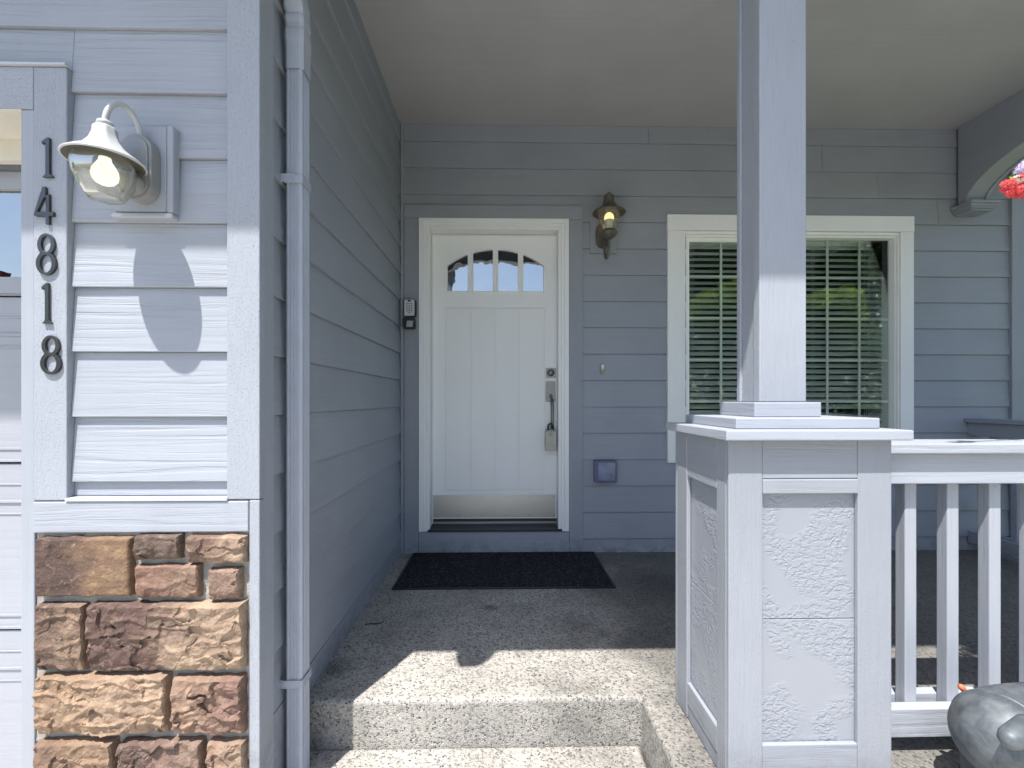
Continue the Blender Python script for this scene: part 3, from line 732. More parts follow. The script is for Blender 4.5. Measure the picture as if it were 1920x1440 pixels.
# --- ceiling, header beam, eave, roof
mb = MB()
for c0, c1 in ((GX - .1, 3.9),): mb.box(c0, c1, 1.0, 2.08, 3.101, 3.16, axis=0); mb.box(c0, c1, 2.0825, WB + .12, 3.101, 3.16, axis=0)
mb.box(GX - .1, 3.9, 1.0, WB + .12, 3.1605, 3.17, axis=0); mb.box(-7.1, GX - .101, 1.0, GY + .1, 3.102, 3.16, axis=0)
mb.build("porch_ceiling", M['ceiling'], house)
mb = MB()
for q in range(1): mb.box(-7.3, 4.3, .885, .999, 3.02, 3.18)
mb.build("fascia_board", M['trim_smooth'], house)
mb = MB()
prof = [(.884, 2.985), (.884, 3.10), (.78, 3.10), (.765, 3.09), (.775, 3.05), (.80, 2.985)]
gut = [(u, v) for u, v in [(.884, 2.955), (.884, 3.10), (.765, 3.10), (.765, 3.075), (.785, 3.03), (.80, 2.955)]]
# keep the shadow line: front lower corner lies on the sun plane z+2.45y=5.11
k_ = 5.11 - (.80 * 2.45); gut = [(u, v + (k_ - 2.955)) for u, v in gut]
mb.prism([gut], lambda u, v, d: Vector((d, u, v)), -7.35, 4.35, axis=0); 
gutter_z = k_
mb.build("gutter", M['alum'], house, bevel=.004)
mb = MB()
rf = [(.70, 3.24), (.70, 3.20), (.9, 3.181), (3.6, 3.181), (9.0, 3.181), (9.0, 5.1), (5.0, 5.45)]
mb.prism([rf], lambda u, v, d: Vector((d, u, v)), -7.4, 4.4, axis=0); mb.build("roof", M['asphalt'], house)
# header over the porch opening, arched ends
def arch_header(x0, x1, zb, z_spring, hr, ztop=3.10):
    pts = [(x0, z_spring)]
    for i in range(1, 9):
        a = math.pi - math.pi / 2 * i / 8; pts.append((x0 + .04 + hr + hr * math.cos(a), z_spring + (zb - z_spring) * math.sin(a)))
    for i in range(0, 9):
        a = math.pi / 2 * (1 - i / 8); pts.append((x1 - .04 - hr + hr * math.cos(a), z_spring + (zb - z_spring) * math.sin(a)))
    return pts + [(x1, z_spring), (x1, ztop), (x0, ztop)]
mb = MB(); mb.prism([arch_header(GX + .02, .795, 2.72, 2.50, .42)], lambda u, v, d: Vector((u, d, v)), 1.41, 1.53, axis=0)
mb.prism([arch_header(.96, 3.32, 2.79, 2.52, .6)], lambda u, v, d: Vector((u, d, v)), 1.41, 1.53, axis=0)
mb.build("front_header", M['trim_smooth'], house, bevel=.003)
# arched beam along the open right side of the porch
AX0, AX1 = 3.333, 3.465
def arch_side(off=0.0):
    pts = [(WB - .032, 3.10), (WB - .032, 2.522), (3.2165 - off, 2.522)]
    a_ = .80 - off; b2 = .28 - off
    for i in range(1, 24):
        an = math.pi * i / 24; pts.append((2.4165 + a_ * math.cos(an), 2.522 + b2 * math.sin(an)))
    return pts + [(1.6165 + off, 2.522), (1.54, 2.522), (1.54, 3.10)]
mb = MB(); mb.prism([arch_side()], lambda u, v, d: Vector((d, u, v)), AX0, AX1, axis=1)
mb.prism([arch_side(.012)], lambda u, v, d: Vector((d, u, v)), AX1 + .0005, AX1 + .02, axis=1)
ab = mb.build("arched_side_beam", M['trim_smooth'], house, bevel=.002)
mb = MB()
for (dz, o_) in ((0, .035), (.022, .028), (.034, .018), (.052, .008)):
    mb.box(AX0 - o_, AX1 + .015 + o_, WB - .125 - o_, WB - .012, 2.521 - dz - (.022 if dz == 0 else .018 if dz > .02 and dz < .05 else .012), 2.5205 - dz)
mb.build("capital", M['trim_smooth'], ab, bevel=.003)

# ------------------------------------------------------------------ porch column on its panelled base
def make_column(loc):
    c = thing("porch_column", "blue-grey square porch column on a panelled pedestal right of the front door", "column", loc, "columns along the porch front")
    bx, by, bx1, by1 = .6385, 1.2755, 1.1084, 1.6746
    P = lambda m_, nm, mt, bv=.003: reparent(m_.build(nm, mt, c, bevel=bv), c)
    m_ = MB(); r_ = .016
    m_.box(bx + r_, bx1 - r_, by + r_, by1 - r_, .002, .4765, axis=2); m_.box(bx + r_ + .0004, bx1 - r_, by + r_ + .0006, by1 - r_, .4785, .993, axis=2)
    core = P(m_, "pedestal_panel", M['stucco'], .0015)
    # stiles and rails, butted
    m_ = MB(); sf = .098; pz = (.128, .841); e = .0008
    for y0, y1 in ((by, by + r_ - e), (by1 - r_ + e, by1)):
        m_.box(bx, bx + sf, y0, y1, .002, .993, axis=2); m_.box(bx1 - sf, bx1, y0, y1, .002, .993, axis=2)
    for x0, x1 in ((bx, bx + r_ - e), (bx1 - r_ + e, bx1)):
        m_.box(x0, x1, by + r_ , by + .074, .002, .993, axis=2); m_.box(x0, x1, by1 - .105, by1 - r_, .002, .993, axis=2)
    P(m_, "stile", M['ped'], .003)
    m_ = MB()
    for y0, y1 in ((by + .0012, by + r_ - e), (by1 - r_ + e, by1 - .0012)):
        m_.box(bx + sf, bx1 - sf, y0, y1, pz[1] + .042, .993, axis=0); m_.box(bx + sf, bx1 - sf, y0, y1, .002, pz[0], axis=0)
        m_.box(bx + sf, bx1 - sf, y0 - .004, y1, pz[1], pz[1] + .041, axis=0)
    for x0, x1 in ((bx + .0012, bx + r_ - e), (bx1 - r_ + e, bx1 - .0012)):
        m_.box(x0, x1, by + .074, by1 - .105, pz[1], .993, axis=1); m_.box(x0, x1, by + .074, by1 - .105, .05, pz[0], axis=1); m_.box(x0 + .002, x1, by + .074, by1 - .105, .002, .049, axis=1)
    P(m_, "rail", M['ped_rail'], .003)
    m_ = MB(); m_.box(.6125, 1.136, 1.235, 1.70, .995, 1.0234, axis=0); P(m_, "pedestal_cap", M['trim_rail'], .003)
    m_ = MB(); m_.box(.6675, 1.0867, 1.290, 1.648, 1.0236, 1.055, axis=0); m_.box(.760, .965, 1.360, 1.578, 1.0552, 1.10, axis=0); P(m_, "plinth", M['trim_rail'], .003)
    m_ = MB(); m_.box(.798, .946, 1.400, 1.437, 1.1002, 3.10, axis=2); m_.box(.798, .946, 1.517, 1.54, 1.1002, 3.10, axis=2)
    m_.box(.805, .939, 1.4372, 1.5168, 1.1002, 3.10, axis=2); P(m_, "shaft", M['trim_fine'], .004)
    return c
column = make_column((.87, 1.47, 0))
dup(column, (.87 + 2.53, 1.47, 0), "blue-grey porch column at the right end of the front railing", "columns along the porch front")

# ------------------------------------------------------------------ railings
def railing(name, label, loc, length, along, n_first, spacing, end_blocks=True):
    rl = thing(name, label, "railing", loc)
    # local frame: u along, v across (front = negative), z up
    def mp(u0, u1, v0, v1, z0, z1, m_, ax):
        if along == 'X': m_.box(u0, u1, v0, v1, z0, z1, axis=ax)
        else: m_.box(v0, v1, u0, u1, z0, z1, axis=1 if ax == 0 else ax)
    m_ = MB(); mp(0, length, -.062, .098, .942, .9735, m_, 0); m_.build("top_cap", M['trim_rail'], rl, bevel=.004)
    m_ = MB(); mp(0, length, -.036, -.0005, .846, .9415, m_, 0); mp(0, length, .0385, .072, .846, .9415, m_, 0); m_.build("top_board", M['trim_rail'], rl, bevel=.003)
    m_ = MB(); mp(0, length, -.036, -.0005, .058, .147, m_, 0); mp(0, length, .0385, .072, .058, .147, m_, 0)
    m_.build("bottom_board", M['trim_rail'], rl, bevel=.003)
    m_ = MB(); u = n_first; first = None
    m_ = MB(); mp(-.019, .019, 0, .038, .070, .9395, m_, 2)
    b0 = m_.build("baluster", M['trim_rail'], rl, bevel=.003); i = 0
    while u < length - .03:
        o = b0 if i == 0 else b0.copy()
        if i: COL.objects.link(o); o.parent = rl
        if along == 'X': o.location = (u, 0, 0)
        else: o.location = (0, u, 0); 
        u += spacing; i += 1
    return rl
rail_y = 1.4246
x_first = PX(1708, rail_y)
railing("porch_railing", "sunlit pale blue-grey front railing running right from the panelled pedestal", (1.1092, rail_y, 0), 2.05, 'X', x_first - 1.1092, .1375)
railing("porch_railing", "shaded grey side railing meeting the porch back wall at far right", (3.461, 1.68, 0), WB - 1.68 - .012, 'Y', .10, .1375)

# ------------------------------------------------------------------ downspout
ds = thing("downspout", "fluted grey downspout strapped to the porch side wall beside the garage corner", "downspout", (-.69, 1.55, LZ))
dx0, dx1, dy0, dy1 = -.717, -.664, 1.515, 1.583
def ds_profile():
    pts = []
    def fl(a, b_, n_, dep, horiz, other, sgn):
        out = []
        for i in range(n_):
            c0 = a + (b_ - a) * (i + .5) / n_; w = (b_ - a) / n_ * .30
            for q, d in ((c0 - w * 1.3, 0), (c0 - w * .7, dep), (c0 + w * .7, dep), (c0 + w * 1.3, 0)):
                out.append((q, other + sgn * d) if horiz else (other + sgn * d, q))
        return out
    r_ = .006
    pts += [(dx0 + r_, dy0)] + fl(dx0 + .009, dx1 - .012, 3, .0035, True, dy0, 1) + [(dx1 - r_, dy0), (dx1, dy0 + r_)]
    pts += fl(dy0 + .012, dy1 - .012, 3, .0035, False, dx1, -1) + [(dx1, dy1 - r_), (dx1 - r_, dy1), (dx0 + r_, dy1), (dx0, dy1 - r_), (dx0, dy0 + r_)]
    return pts
m_ = MB(); pr = ds_profile(); m_.prism([pr], lambda u, v, d: Vector((u, v, d)), LZ + .05, 2.24)
reparent(m_.build("pipe", M['alum'], ds, bevel=0), ds)
# crimped elbow leaning out to the gutter
m_ = MB(); path = [(1.549, 2.20, 0), (1.549, 2.33, 0), (1.546, 2.39, .15), (1.53, 2.44, .45), (1.49, 2.48, .75), (1.43, 2.49, .95), (1.02, 2.50, .95), (.94, 2.51, .8), (.885, 2.56, .45), (.86, 2.65, .1), (.855, 3.12, 0)]
rings = []
dense = []
for i in range(len(path) - 1):
    n_ = 5
    for j in range(n_): dense.append(tuple(path[i][k] + (path[i+1][k] - path[i][k]) * j / n_ for k in range(3)))
dense.append(path[-1])
for i, (yy, zz, an) in enumerate(dense):
    a = Vector((0, dense[min(i+1, len(dense)-1)][0] - dense[max(i-1, 0)][0], dense[min(i+1, len(dense)-1)][1] - dense[max(i-1, 0)][1])).normalized()
    s_ = Vector((0, a.z, -a.y))
    w = .030 + (.035 * min(1, max(0, zz - 2.56) / .12) if yy < .9 else 0) + (.002 if (i % 4) < 2 and 2 < i < 24 else 0); d = .037 + (.002 if (i % 4) < 2 and 2 < i < 24 else 0)
    cx = (dx0 + dx1) / 2 + .0 + (.02 * max(0, (1.45 - yy)) / .6)
    c = Vector((cx, yy, zz)); ch = .010
    ring = []
    for (p, q) in ((-w + ch, -d), (w - ch, -d), (w, -d + ch), (w, d - ch), (w - ch, d), (-w + ch, d), (-w, d - ch), (-w, -d + ch)):
        ring.append(m_.bm.verts.new(c + Vector((p, 0, 0)) + s_ * q))
    rings.append(ring)
for j in range(len(rings) - 1):
    for k in range(8): m_.bm.faces.new((rings[j][k], rings[j][(k+1) % 8], rings[j+1][(k+1) % 8], rings[j+1][k])).smooth = False
reparent(m_.build("elbow", M['alum'], ds), ds)
def strap(zc, bent):
    m_ = MB(); h = .0135; o_ = .0022
    m_.box(dx0 - o_, dx1 + o_, dy0 - o_ - .001, dy0 - .0012, zc - h, zc + h); m_.box(dx1 + .0012, dx1 + o_ + .001, dy0 - o_, dy1 + .001, zc - h - .0, zc + h)
    if not bent:
        m_.box(dx0 - .014, dx0 + .030, dy0 - .0062, dy0 - .0036, zc - h * .8, zc + h * 1.25)
        m_.box(dx0 - .02, dx0 - .0145, dy0 - .006, dy0 + .02, zc - h * .8, zc + h)
    else:
        m_.hexa([(dx0 - .026, dy0 + .002, zc - h * .9), (dx0 - o_, dy0 - .004, zc - h), (dx0 - o_, dy0 - .002, zc - h), (dx0 - .026, dy0 + .004, zc - h * .9),
                 (dx0 - .022, dy0 + .002, zc + h), (dx0 - o_, dy0 - .004, zc + h), (dx0 - o_, dy0 - .002, zc + h), (dx0 - .022, dy0 + .004, zc + h)])
        m_.hexa([(dx0 - .036, dy0 - .012, zc - h * 3.0), (dx0 - .024, dy0 - .014, zc - h * 2.4), (dx0 - .024, dy0 - .012, zc - h * 2.4), (dx0 - .036, dy0 - .010, zc - h * 3.0),
                 (dx0 - .028, dy0 + .000, zc + h), (dx0 - .014, dy0 - .002, zc + h * .4), (dx0 - .014, dy0 + .000, zc + h * .4), (dx0 - .028, dy0 + .002, zc + h)])
    reparent(m_.build("strap", M['alum'], ds, bevel=.001), ds)
strap(PZ(336, dy0, -.69), False); strap(PZ(1283, dy0, -.69), True)

# ------------------------------------------------------------------ house numbers
def digit_loops(ch):
    if ch == '1':
        return [[(.10, 0), (.92, 0), (.90, .035), (.70, .075), (.66, .12), (.66, .98), (.60, 1.0), (.42, .985), (.02, .90), (.0, .86), (.06, .83), (.30, .875), (.33, .84), (.33, .12), (.28, .06), (.08, .02)]]
    if ch == '4':
        return [[(.60, 0), (.78, 0), (.78, .22), (1.0, .22), (1.0, .33), (.78, .33), (.78, .80), (.60, .76), (.60, .99), (.44, 1.0), (.0, .27), (.02, .22), (.60, .22)],
                [(.60, .33), (.60, .70), (.50, .70), (.16, .33)]]
    outer, i1, i2 = [], [], []
    top = (.5, .735, .43, .265); bot = (.5, .285, .5, .285)
    N = 26
    pts = []
    for i in range(N + 1):
        a = math.radians(-62 + (304) * i / N); pts.append((top[0] + top[2] * math.cos(a), top[1] + top[3] * math.sin(a)))
    for i in range(N + 1):
        a = math.radians(118 + 304 * i / N); pts.append((bot[0] + bot[2] * math.cos(a), bot[1] + bot[3] * math.sin(a)))
    i1 = [(.5 + .25 * math.cos(2*math.pi*i/24), .745 + .195 * math.sin(2*math.pi*i/24)) for i in range(24)]
    i2 = [(.5 + .30 * math.cos(2*math.pi*i/24), .275 + .215 * math.sin(2*math.pi*i/24)) for i in range(24)]
    return [pts, i1, i2]
digs = [('1', 79, 102, 258, 333, "topmost black digit 1 on the garage casing, above the 4", "solid"), ('4', 65, 102, 350, 421, "black digit 4 on the garage casing, second of the house number", ""),
        ('8', 69, 106, 438, 516, "upper black digit 8 on the garage casing, just under the 4", ""), ('1', 79, 99, 530, 607, "lower black digit 1 between the two 8s on the garage casing", ""),
        ('8', 77, 115, 629, 702, "lowest black digit 8 at the bottom of the house number", "")]
DGY = TY - .0045
for ch, xa, xb, ya, yb_, lab, _ in digs:
    X0, X1, z1, z0 = PX(xa, DGY), PX(xb, DGY), PZ(ya, DGY, -1.35), PZ(yb_, DGY, -1.35)
    m_ = MB(); lp = digit_loops(ch)
    cxm, czm = (X0 + X1) / 2, (z0 + z1) / 2
    m_.prism(lp, lambda u, v, d: Vector(((u - .5) * (X1 - X0), d, (v - .5) * (z1 - z0) + .0)), -.0035, .0046)
    o = m_.build("house_number", M['digit'], None, bevel=.0012, seg=2); o.location = (cxm, DGY + .0, czm)
    tag(o, lab, "house number", "digits of the house number on the garage casing")

# ------------------------------------------------------------------ garage lantern
LX, LYY, LZr = -1.060, 1.234, 1.742
gl = thing("wall_lantern", "white gooseneck wall lantern with a glowing bulb on the garage wall", "wall light", (-1.04, GY, 1.76))
m_ = MB(); mx0, mx1, mz0, mz1 = -1.128, -.978, PZ(398, 1.345, -1.05), PZ(236, 1.345, -1.05)
m_.box(mx0, mx1, 1.344, 1.372, mz0, mz1, axis=2)
m_.box(mx1 + .0015, mx1 + .020, 1.340, 1.372, mz0 - .002, mz1, axis=2); m_.box(mx0 - .006, mx1 + .020, 1.338, 1.372, mz0 - .018, mz0 - .0025, axis=0)
reparent(m_.build("mounting_block", M['trim_smooth'], gl, bevel=.005, seg=3), gl)
def stadium(cx, cz, w, h, n=14):
    r_ = w / 2; s_ = h / 2 - r_; pts = []
    for i in range(n + 1): a = math.pi * i / n; pts.append((cx + r_ * math.cos(a), cz + s_ + r_ * math.sin(a)))
    for i in range(n + 1): a = math.pi + math.pi * i / n; pts.append((cx + r_ * math.cos(a), cz - s_ + r_ * math.sin(a)))
    return pts
ym = lambda u, v, d: Vector((u, d, v))
m_ = MB(); m_.prism([stadium(-1.040, 1.768, .090, .186)], ym, 1.308, 1.343); m_.prism([stadium(-1.040, 1.768, .074, .168)], ym, 1.303, 1.3075)
m_.lathe([(.030, 0), (.028, .03), (.020, .05), (0, .056)], (-1.04, 1.303, 1.715), n=24, rot=ROTY)
reparent(m_.build("backplate", M['lampgrey'], gl, bevel=.004, seg=3), gl)
m_ = MB(); pth = []
for i in range(25):
    a = math.pi * i / 24
    yv = (1.328 + LYY) / 2 + (1.328 - LYY) / 2 * math.cos(a); xv = -1.040 + (LX + 1.040) * i / 24
    zv = 1.862 + .066 * math.sin(a) + (1.850 - 1.862) * i / 24
    pth.append((xv, yv, zv))
pth = [(-1.04, 1.328, 1.845)] + pth + [(LX, LYY, 1.842)]
m_.tube(pth, .0075, n=14)
m_.lathe([(0, 1.852), (.010, 1.852), (.017, 1.848), (.019, 1.841), (.015, 1.834), (.010, 1.831)], (LX, LYY, 0), n=20)
reparent(m_.build("arm", M['lampwhite'], gl), gl)
m_ = MB()
m_.lathe([(0, 1.8335), (.024, 1.833), (.026, 1.829), (.027, 1.815), (.034, 1.795), (.048, 1.775), (.064, 1.7615)], (LX, LYY, 0), n=48, facet=8, smooth=True)
m_.lathe([(.062, 1.7635), (.074, 1.7555), (.083, 1.7485), (.0885, 1.7445), (.0895, 1.7415), (.088, 1.739), (.085, 1.7395)], (LX, LYY, 0), n=48)
shade = m_.build("shade", M['lampwhite'], gl); reparent(shade, gl)
m_ = MB(); m_.lathe([(.0855, 1.7398), (.078, 1.7445), (.064, 1.754), (.046, 1.768), (.03, 1.79), (0, 1.80)], (LX, LYY, 0), n=48)
reparent(m_.build("shade_inside", M['lampdark'], gl), gl)
m_ = MB(); m_.lathe([(.064, 1.748), (.071, 1.735), (.073, 1.718), (.068, 1.695), (.056, 1.668), (.043, 1.646), (.038, 1.643), (.020, 1.641), (0, 1.6405)], (LX, LYY, 0), n=48, facet=6)
m_.lathe([(.037, 1.6415), (.0405, 1.6445), (.0405, 1.6475), (.038, 1.650)], (LX, LYY, 0), n=48, facet=6)
reparent(m_.build("glass_shade", M['lamp_glass'], gl), gl)
m_ = MB(); m_.lathe([(0, 1.679), (.010, 1.680), (.020, 1.685), (.027, 1.694), (.030, 1.706), (.028, 1.719), (.021, 1.732), (.015, 1.742), (.013, 1.752)], (LX, LYY, 0), n=32)
reparent(m_.build("bulb", M['bulb_cool'], gl), gl)

# ------------------------------------------------------------------ lantern beside the door
EX, EY = PX(1142, 3.13), 3.13
el = thing("wall_lantern", "bronze-grey wall lantern with a warm lit bulb right of the front door", "wall light", (EX, WB, 2.3))
m_ = MB(); a0, a1 = PX(1107, WB - .02), PX(1156, WB - .02); b0_, b1_ = PZ(475, WB - .02, .7), PZ(406, WB - .02, .7)
m_.box(a0, a1, WB - .022, WB - .004, b0_, b1_, axis=2); reparent(m_.build("mounting_block", M['trim_smooth'], el, bevel=.003), el)
m_ = MB(); pcx = PX(1130, WB - .03); pcz = PZ(443, WB - .03, .7)
m_.prism([stadium(pcx, pcz, .10, .175)], ym, WB - .045, WB - .0225); m_.prism([stadium(pcx, pcz, .085, .16)], ym, WB - .05, WB - .0455)
m_.lathe([(.010, 0), (.010, .014), (0, .016)], (pcx, WB - .05, pcz - .03), n=12, rot=ROTY)
reparent(m_.build("backplate", M['lampbronze'], el, bevel=.003), el)
zr = PZ(397, EY, EX)
m_ = MB(); pth = [(pcx, WB - .04, pcz - .01), (pcx, WB - .075, pcz - .005)]
y1_ = WB - .085
for i in range(17):
    a = math.pi * i / 16; yv = (y1_ + EY) / 2 + (y1_ - EY) / 2 * math.cos(a); zv = PZ(455, EY, EX) - .095 * math.sin(a)
    pth.append((pcx + (EX - pcx) * i / 16, yv, zv))
pth.append((EX, EY, PZ(444, EY, EX)))
m_.tube(pth, .0095, n=12); 
for i in (2,): m_.lathe([(.010, -.012), (.014, -.008), (.014, -.003), (.011, 0), (.014, .003), (.014, .008), (.010, .012)], pth[2], n=16)
reparent(m_.build("arm", M['lampbronze'], el), el)
m_ = MB(); zc_ = PZ(437, EY, EX)
m_.lathe([(0, zc_ - .042), (.020, zc_ - .040), (.040, zc_ - .026), (.054, zc_ - .006), (.058, zc_), (.058, zc_ + .006), (.050, zc_ + .010), (.044, zc_ + .020), (.030, zc_ + .024), (0, zc_ + .024)], (EX, EY, 0), n=32, facet=8)
reparent(m_.build("glass_cup", M['lampbronze'], el), el)
m_ = MB(); m_.lathe([(.041, zc_ + .012), (.048, zc_ + .035), (.062, zc_ + .075), (.074, zc_ + .115), (.079, zc_ + .145), (.078, zc_ + .165)], (EX, EY, 0), n=40, facet=6)
reparent(m_.build("glass_shade", M['lamp_glass'], el), el)
m_ = MB(); T0 = PZ(366, EY, EX)
m_.lathe([(0, T0), (.030, T0 - .002), (.034, T0 - .008), (.036, T0 - .035), (.044, T0 - .062), (.062, T0 - .086), (.085, T0 - .102)], (EX, EY, 0), n=48, facet=8)
m_.lathe([(.083, T0 - .1005), (.100, T0 - .110), (.112, T0 - .119), (.114, T0 - .123), (.112, T0 - .126), (.100, T0 - .121), (.07, T0 - .104), (.04, T0 - .07), (0, T0 - .05)], (EX, EY, 0), n=48)
m_.tube([(EX + .011 * math.cos(2*math.pi*i/12), EY, T0 + .009 + .011 * math.sin(2*math.pi*i/12)) for i in range(13)], .0035, n=8)
reparent(m_.build("shade", M['lampbronze'], el), el)
m_ = MB(); zb_ = PZ(408, EY, EX)
m_.lathe([(0, zb_ + .034), (.015, zb_ + .031), (.027, zb_ + .020), (.033, zb_ + .004), (.033, zb_ - .010), (.031, zb_ - .018)], (EX, EY, 0), n=28)
bulb = m_.build("bulb", M['bulb_warm'], el); reparent(bulb, el)
m_ = MB(); m_.lathe([(.031, zb_ - .0185), (.026, zb_ - .045), (.021, zb_ - .075), (.020, zb_ - .105)], (EX, EY, 0), n=28); reparent(m_.build("bulb_base", M['bulb_base'], el), el)

# ------------------------------------------------------------------ small things on the wall
KY = DY - .001
kp = thing("key_safe", "black and white keypad key safe on the grey board left of the door", "key safe", (PX(768, KY), KY, PZ(590, KY)))
x0, x1 = PX(756, KY - .04), PX(779.5, KY - .04)
def rrect(x0, x1, z0, z1, r_, n=5, taper=0):
    pts = []
    for cx, cz, a0 in ((x1 - r_, z0 + r_, -90), (x1 - r_, z1 - r_, 0), (x0 + r_, z1 - r_, 90), (x0 + r_, z0 + r_, 180)):
        for i in range(n + 1): a = R(a0 + 90 * i / n); pts.append((cx + r_ * math.cos(a), cz + r_ * math.sin(a)))
    return pts
m_ = MB(); zt_, zm_, zb2 = PZ(561, KY - .04), PZ(592.5, KY - .04), PZ(617, KY - .04)
m_.prism([rrect(x0, x1, zm_ - .008, zt_, .02)], ym, KY - .038, KY - .0005)
m_.prism([rrect(x0 - .001, x1 - .003, zb2, zm_ - .012, .018)], ym, KY - .060, KY - .012)
reparent(m_.build("body", M['black'], kp, bevel=.003), kp)
m_ = MB(); m_.prism([rrect(x0 + .009, x1 - .009, zm_ - .001, zt_ - .006, .008)], ym, KY - .046, KY - .0385)
kf = m_.build("keypad", simple("silver_plastic", (.55, .57, .58), .35), kp, bevel=.002); reparent(kf, kp)
m_ = MB(); kc = (x0 + x1) / 2
for r_ in range(4):
    for c_ in range(3): m_.lathe([(.0042, 0), (.0042, .003), (0, .0035)], (kc + (c_ - 1) * .0165, KY - .046, zt_ - .036 - r_ * .0165), n=10, rot=ROTY)
m_.lathe([(.0042, 0), (.0042, .003), (0, .0035)], (kc, KY - .046, zt_ - .036 - 4 * .016), n=10, rot=ROTY)
m_.box(kc - .011, kc + .011, KY - .048, KY - .0462, zt_ - .021, zt_ - .010)
reparent(m_.build("button", M['black'], kp), kp)
m_ = MB(); m_.hexa([(kc - .018, KY - .0625, zb2 + .010), (kc + .026, KY - .0625, zb2 + .010), (kc + .026, KY - .0605, zb2 + .010), (kc - .018, KY - .0605, zb2 + .010),
                    (kc - .013, KY - .0625, zm_ - .040), (kc + .031, KY - .0625, zm_ - .040), (kc + .031, KY - .0605, zm_ - .040), (kc - .013, KY - .0605, zm_ - .040)])
reparent(m_.build("sticker", simple("grey_sticker", (.34, .37, .40), .4, var=.3), kp), kp)

HY = DL - .056
lk = thing("lock_box", "grey metal key lock box hanging by a black shackle from the door grip", "lock box", (hx, HY, PZ(825, HY)))
lx_0, lx_1 = PX(1022.5, HY - .02), PX(1043.5, HY - .02); lza, lzb = PZ(806, HY - .02), PZ(845, HY - .02)
m_ = MB(); m_.box(lx_0, lx_1, HY - .020, HY + .022, lzb, lza - .012); m_.hexa([(lx_0, HY - .020, lza - .0118), (lx_1, HY - .020, lza - .0118), (lx_1, HY + .022, lza - .0118), (lx_0, HY + .022, lza - .0118), (lx_0 + .002, HY - .014, lza), (lx_1 - .002, HY - .014, lza), (lx_1 - .002, HY + .02, lza), (lx_0 + .002, HY + .02, lza)])
reparent(m_.build("body", simple("lock_box_metal", (.33, .33, .31), .42, metal=.5, var=.08), lk, bevel=.002), lk)
m_ = MB(); kc = (lx_0 + lx_1) / 2
for r_ in range(3):
    for c_ in (0, 1): m_.box(kc - .012 + c_ * .013, kc - .003 + c_ * .013, HY - .0215, HY - .0202, lza - .030 - r_ * .007, lza - .027 - r_ * .007)
dl = MB(); dl.prism([[(kc + .008 * math.cos(2*math.pi*i/16), lza - .016 + .006 * math.sin(2*math.pi*i/16)) for i in range(16)]], ym, HY - .0213, HY - .0202)
reparent(m_.build("key_slots", M['black'], lk), lk); reparent(dl.build("dial", M['nickel'], lk), lk)
m_ = MB(); sp = [(kc - .019, HY, lza - .004), (kc - .019, HY, lza + .020)] + [(kc + .019 * math.cos(math.pi - math.pi * i / 10), HY, lza + .024 + .019 * math.sin(math.pi * i / 10)) for i in range(11)] + [(kc + .019, HY, lza + .020), (kc + .019, HY, lza - .004)]
m_.tube(sp, .0065, n=10); reparent(m_.build("shackle", M['black'], lk), lk)

m_ = MB(); q = (PX(1129.8, WB - .014), PZ(691.5, WB - .014, .72))
m_.prism([stadium(0, 0, .034, .080)], ym, -.006, .007)
dbell = m_.build("doorbell", simple("doorbell_brass", (.30, .27, .22), .4, metal=.6), None, bevel=.002); dbell.location = (q[0], WB - .012, q[1])
tag(dbell, "small oval doorbell on the siding right of the front door", "doorbell")
m_ = MB(); m_.prism([rrect(-.010, .010, -.008, .032, .009)], ym, -.009, -.0055); m_.lathe([(.009, 0), (.008, .004), (0, .006)], (0, -.009, -.002), n=14, rot=ROTY)
m_.build("push_button", simple("doorbell_white", (.70, .71, .70), .35), dbell)

oc = thing("outlet_cover", "translucent blue-purple outdoor outlet cover low on the wall", "outlet cover", (.735, WB, .587))
o0, o1 = PX(1115, 3.245), PX(1156.5, 3.245); oza, ozb = PZ(864, 3.245, .74), PZ(905, 3.245, .74)
m_ = MB(); m_.box(o0, o1, WB - .026, WB - .004, ozb, oza); m_.prism([rrect(o0, o1, ozb, oza, .012), rrect(o0 + .024, o1 - .010, ozb + .012, oza - .012, .008)], ym, WB - .058, WB - .0265)
reparent(m_.build("housing", simple("blue_purple_plastic", (.13, .14, .24), .3), oc, bevel=.004, seg=3), oc)
m_ = MB(); m_.box(o0 + .024, o1 - .010, WB - .050, WB - .0265, ozb + .012, oza - .012); reparent(m_.build("receptacle", simple("grey_receptacle", (.40, .43, .50), .5, var=.35), oc), oc)
m_ = MB(); m_.prism([rrect(o0 + .022, o1 - .008, ozb + .010, oza - .010, .008)], ym, WB - .062, WB - .0585); reparent(m_.build("lid", thin_glass("cover_lid", .03, .8, (.9, .92, .98), rough=.2), oc, bevel=.001), oc)

# ------------------------------------------------------------------ door mat
m_ = MB(); m_.box(-.636, .652, 2.675, 3.274, .0, .014)
mat = m_.build("door_mat", M['mat'], None, bevel=.004); tag(mat, "black ribbed door mat on the porch slab before the front door", "door mat")
m_ = MB()
for (a, b_, c_, d_) in ((-.642, .658, 2.662, 2.6745), (-.642, .658, 3.2745, 3.285), (-.648, -.6365, 2.662, 3.285), (.6525, .664, 2.662, 3.285)): m_.box(a, b_, c_, d_, .0, .009)
m_.build("rubber_edge", M['rubber'], mat, bevel=.002)

tw = MB(); c_ = Vector((PX(704, 2.26), 2.26, .004))
tw.tube([c_ + Vector(p) for p in ((-.05, -.010, 0), (-.02, -.004, .002), (.01, -.008, .003), (.03, .004, .002), (.036, .022, 0))], [.002, .003, .0032, .0028, .0015], n=7)
tag(tw.build("twig", M['bark'], None), "small dark bent twig lying on the shaded porch slab", "twig")

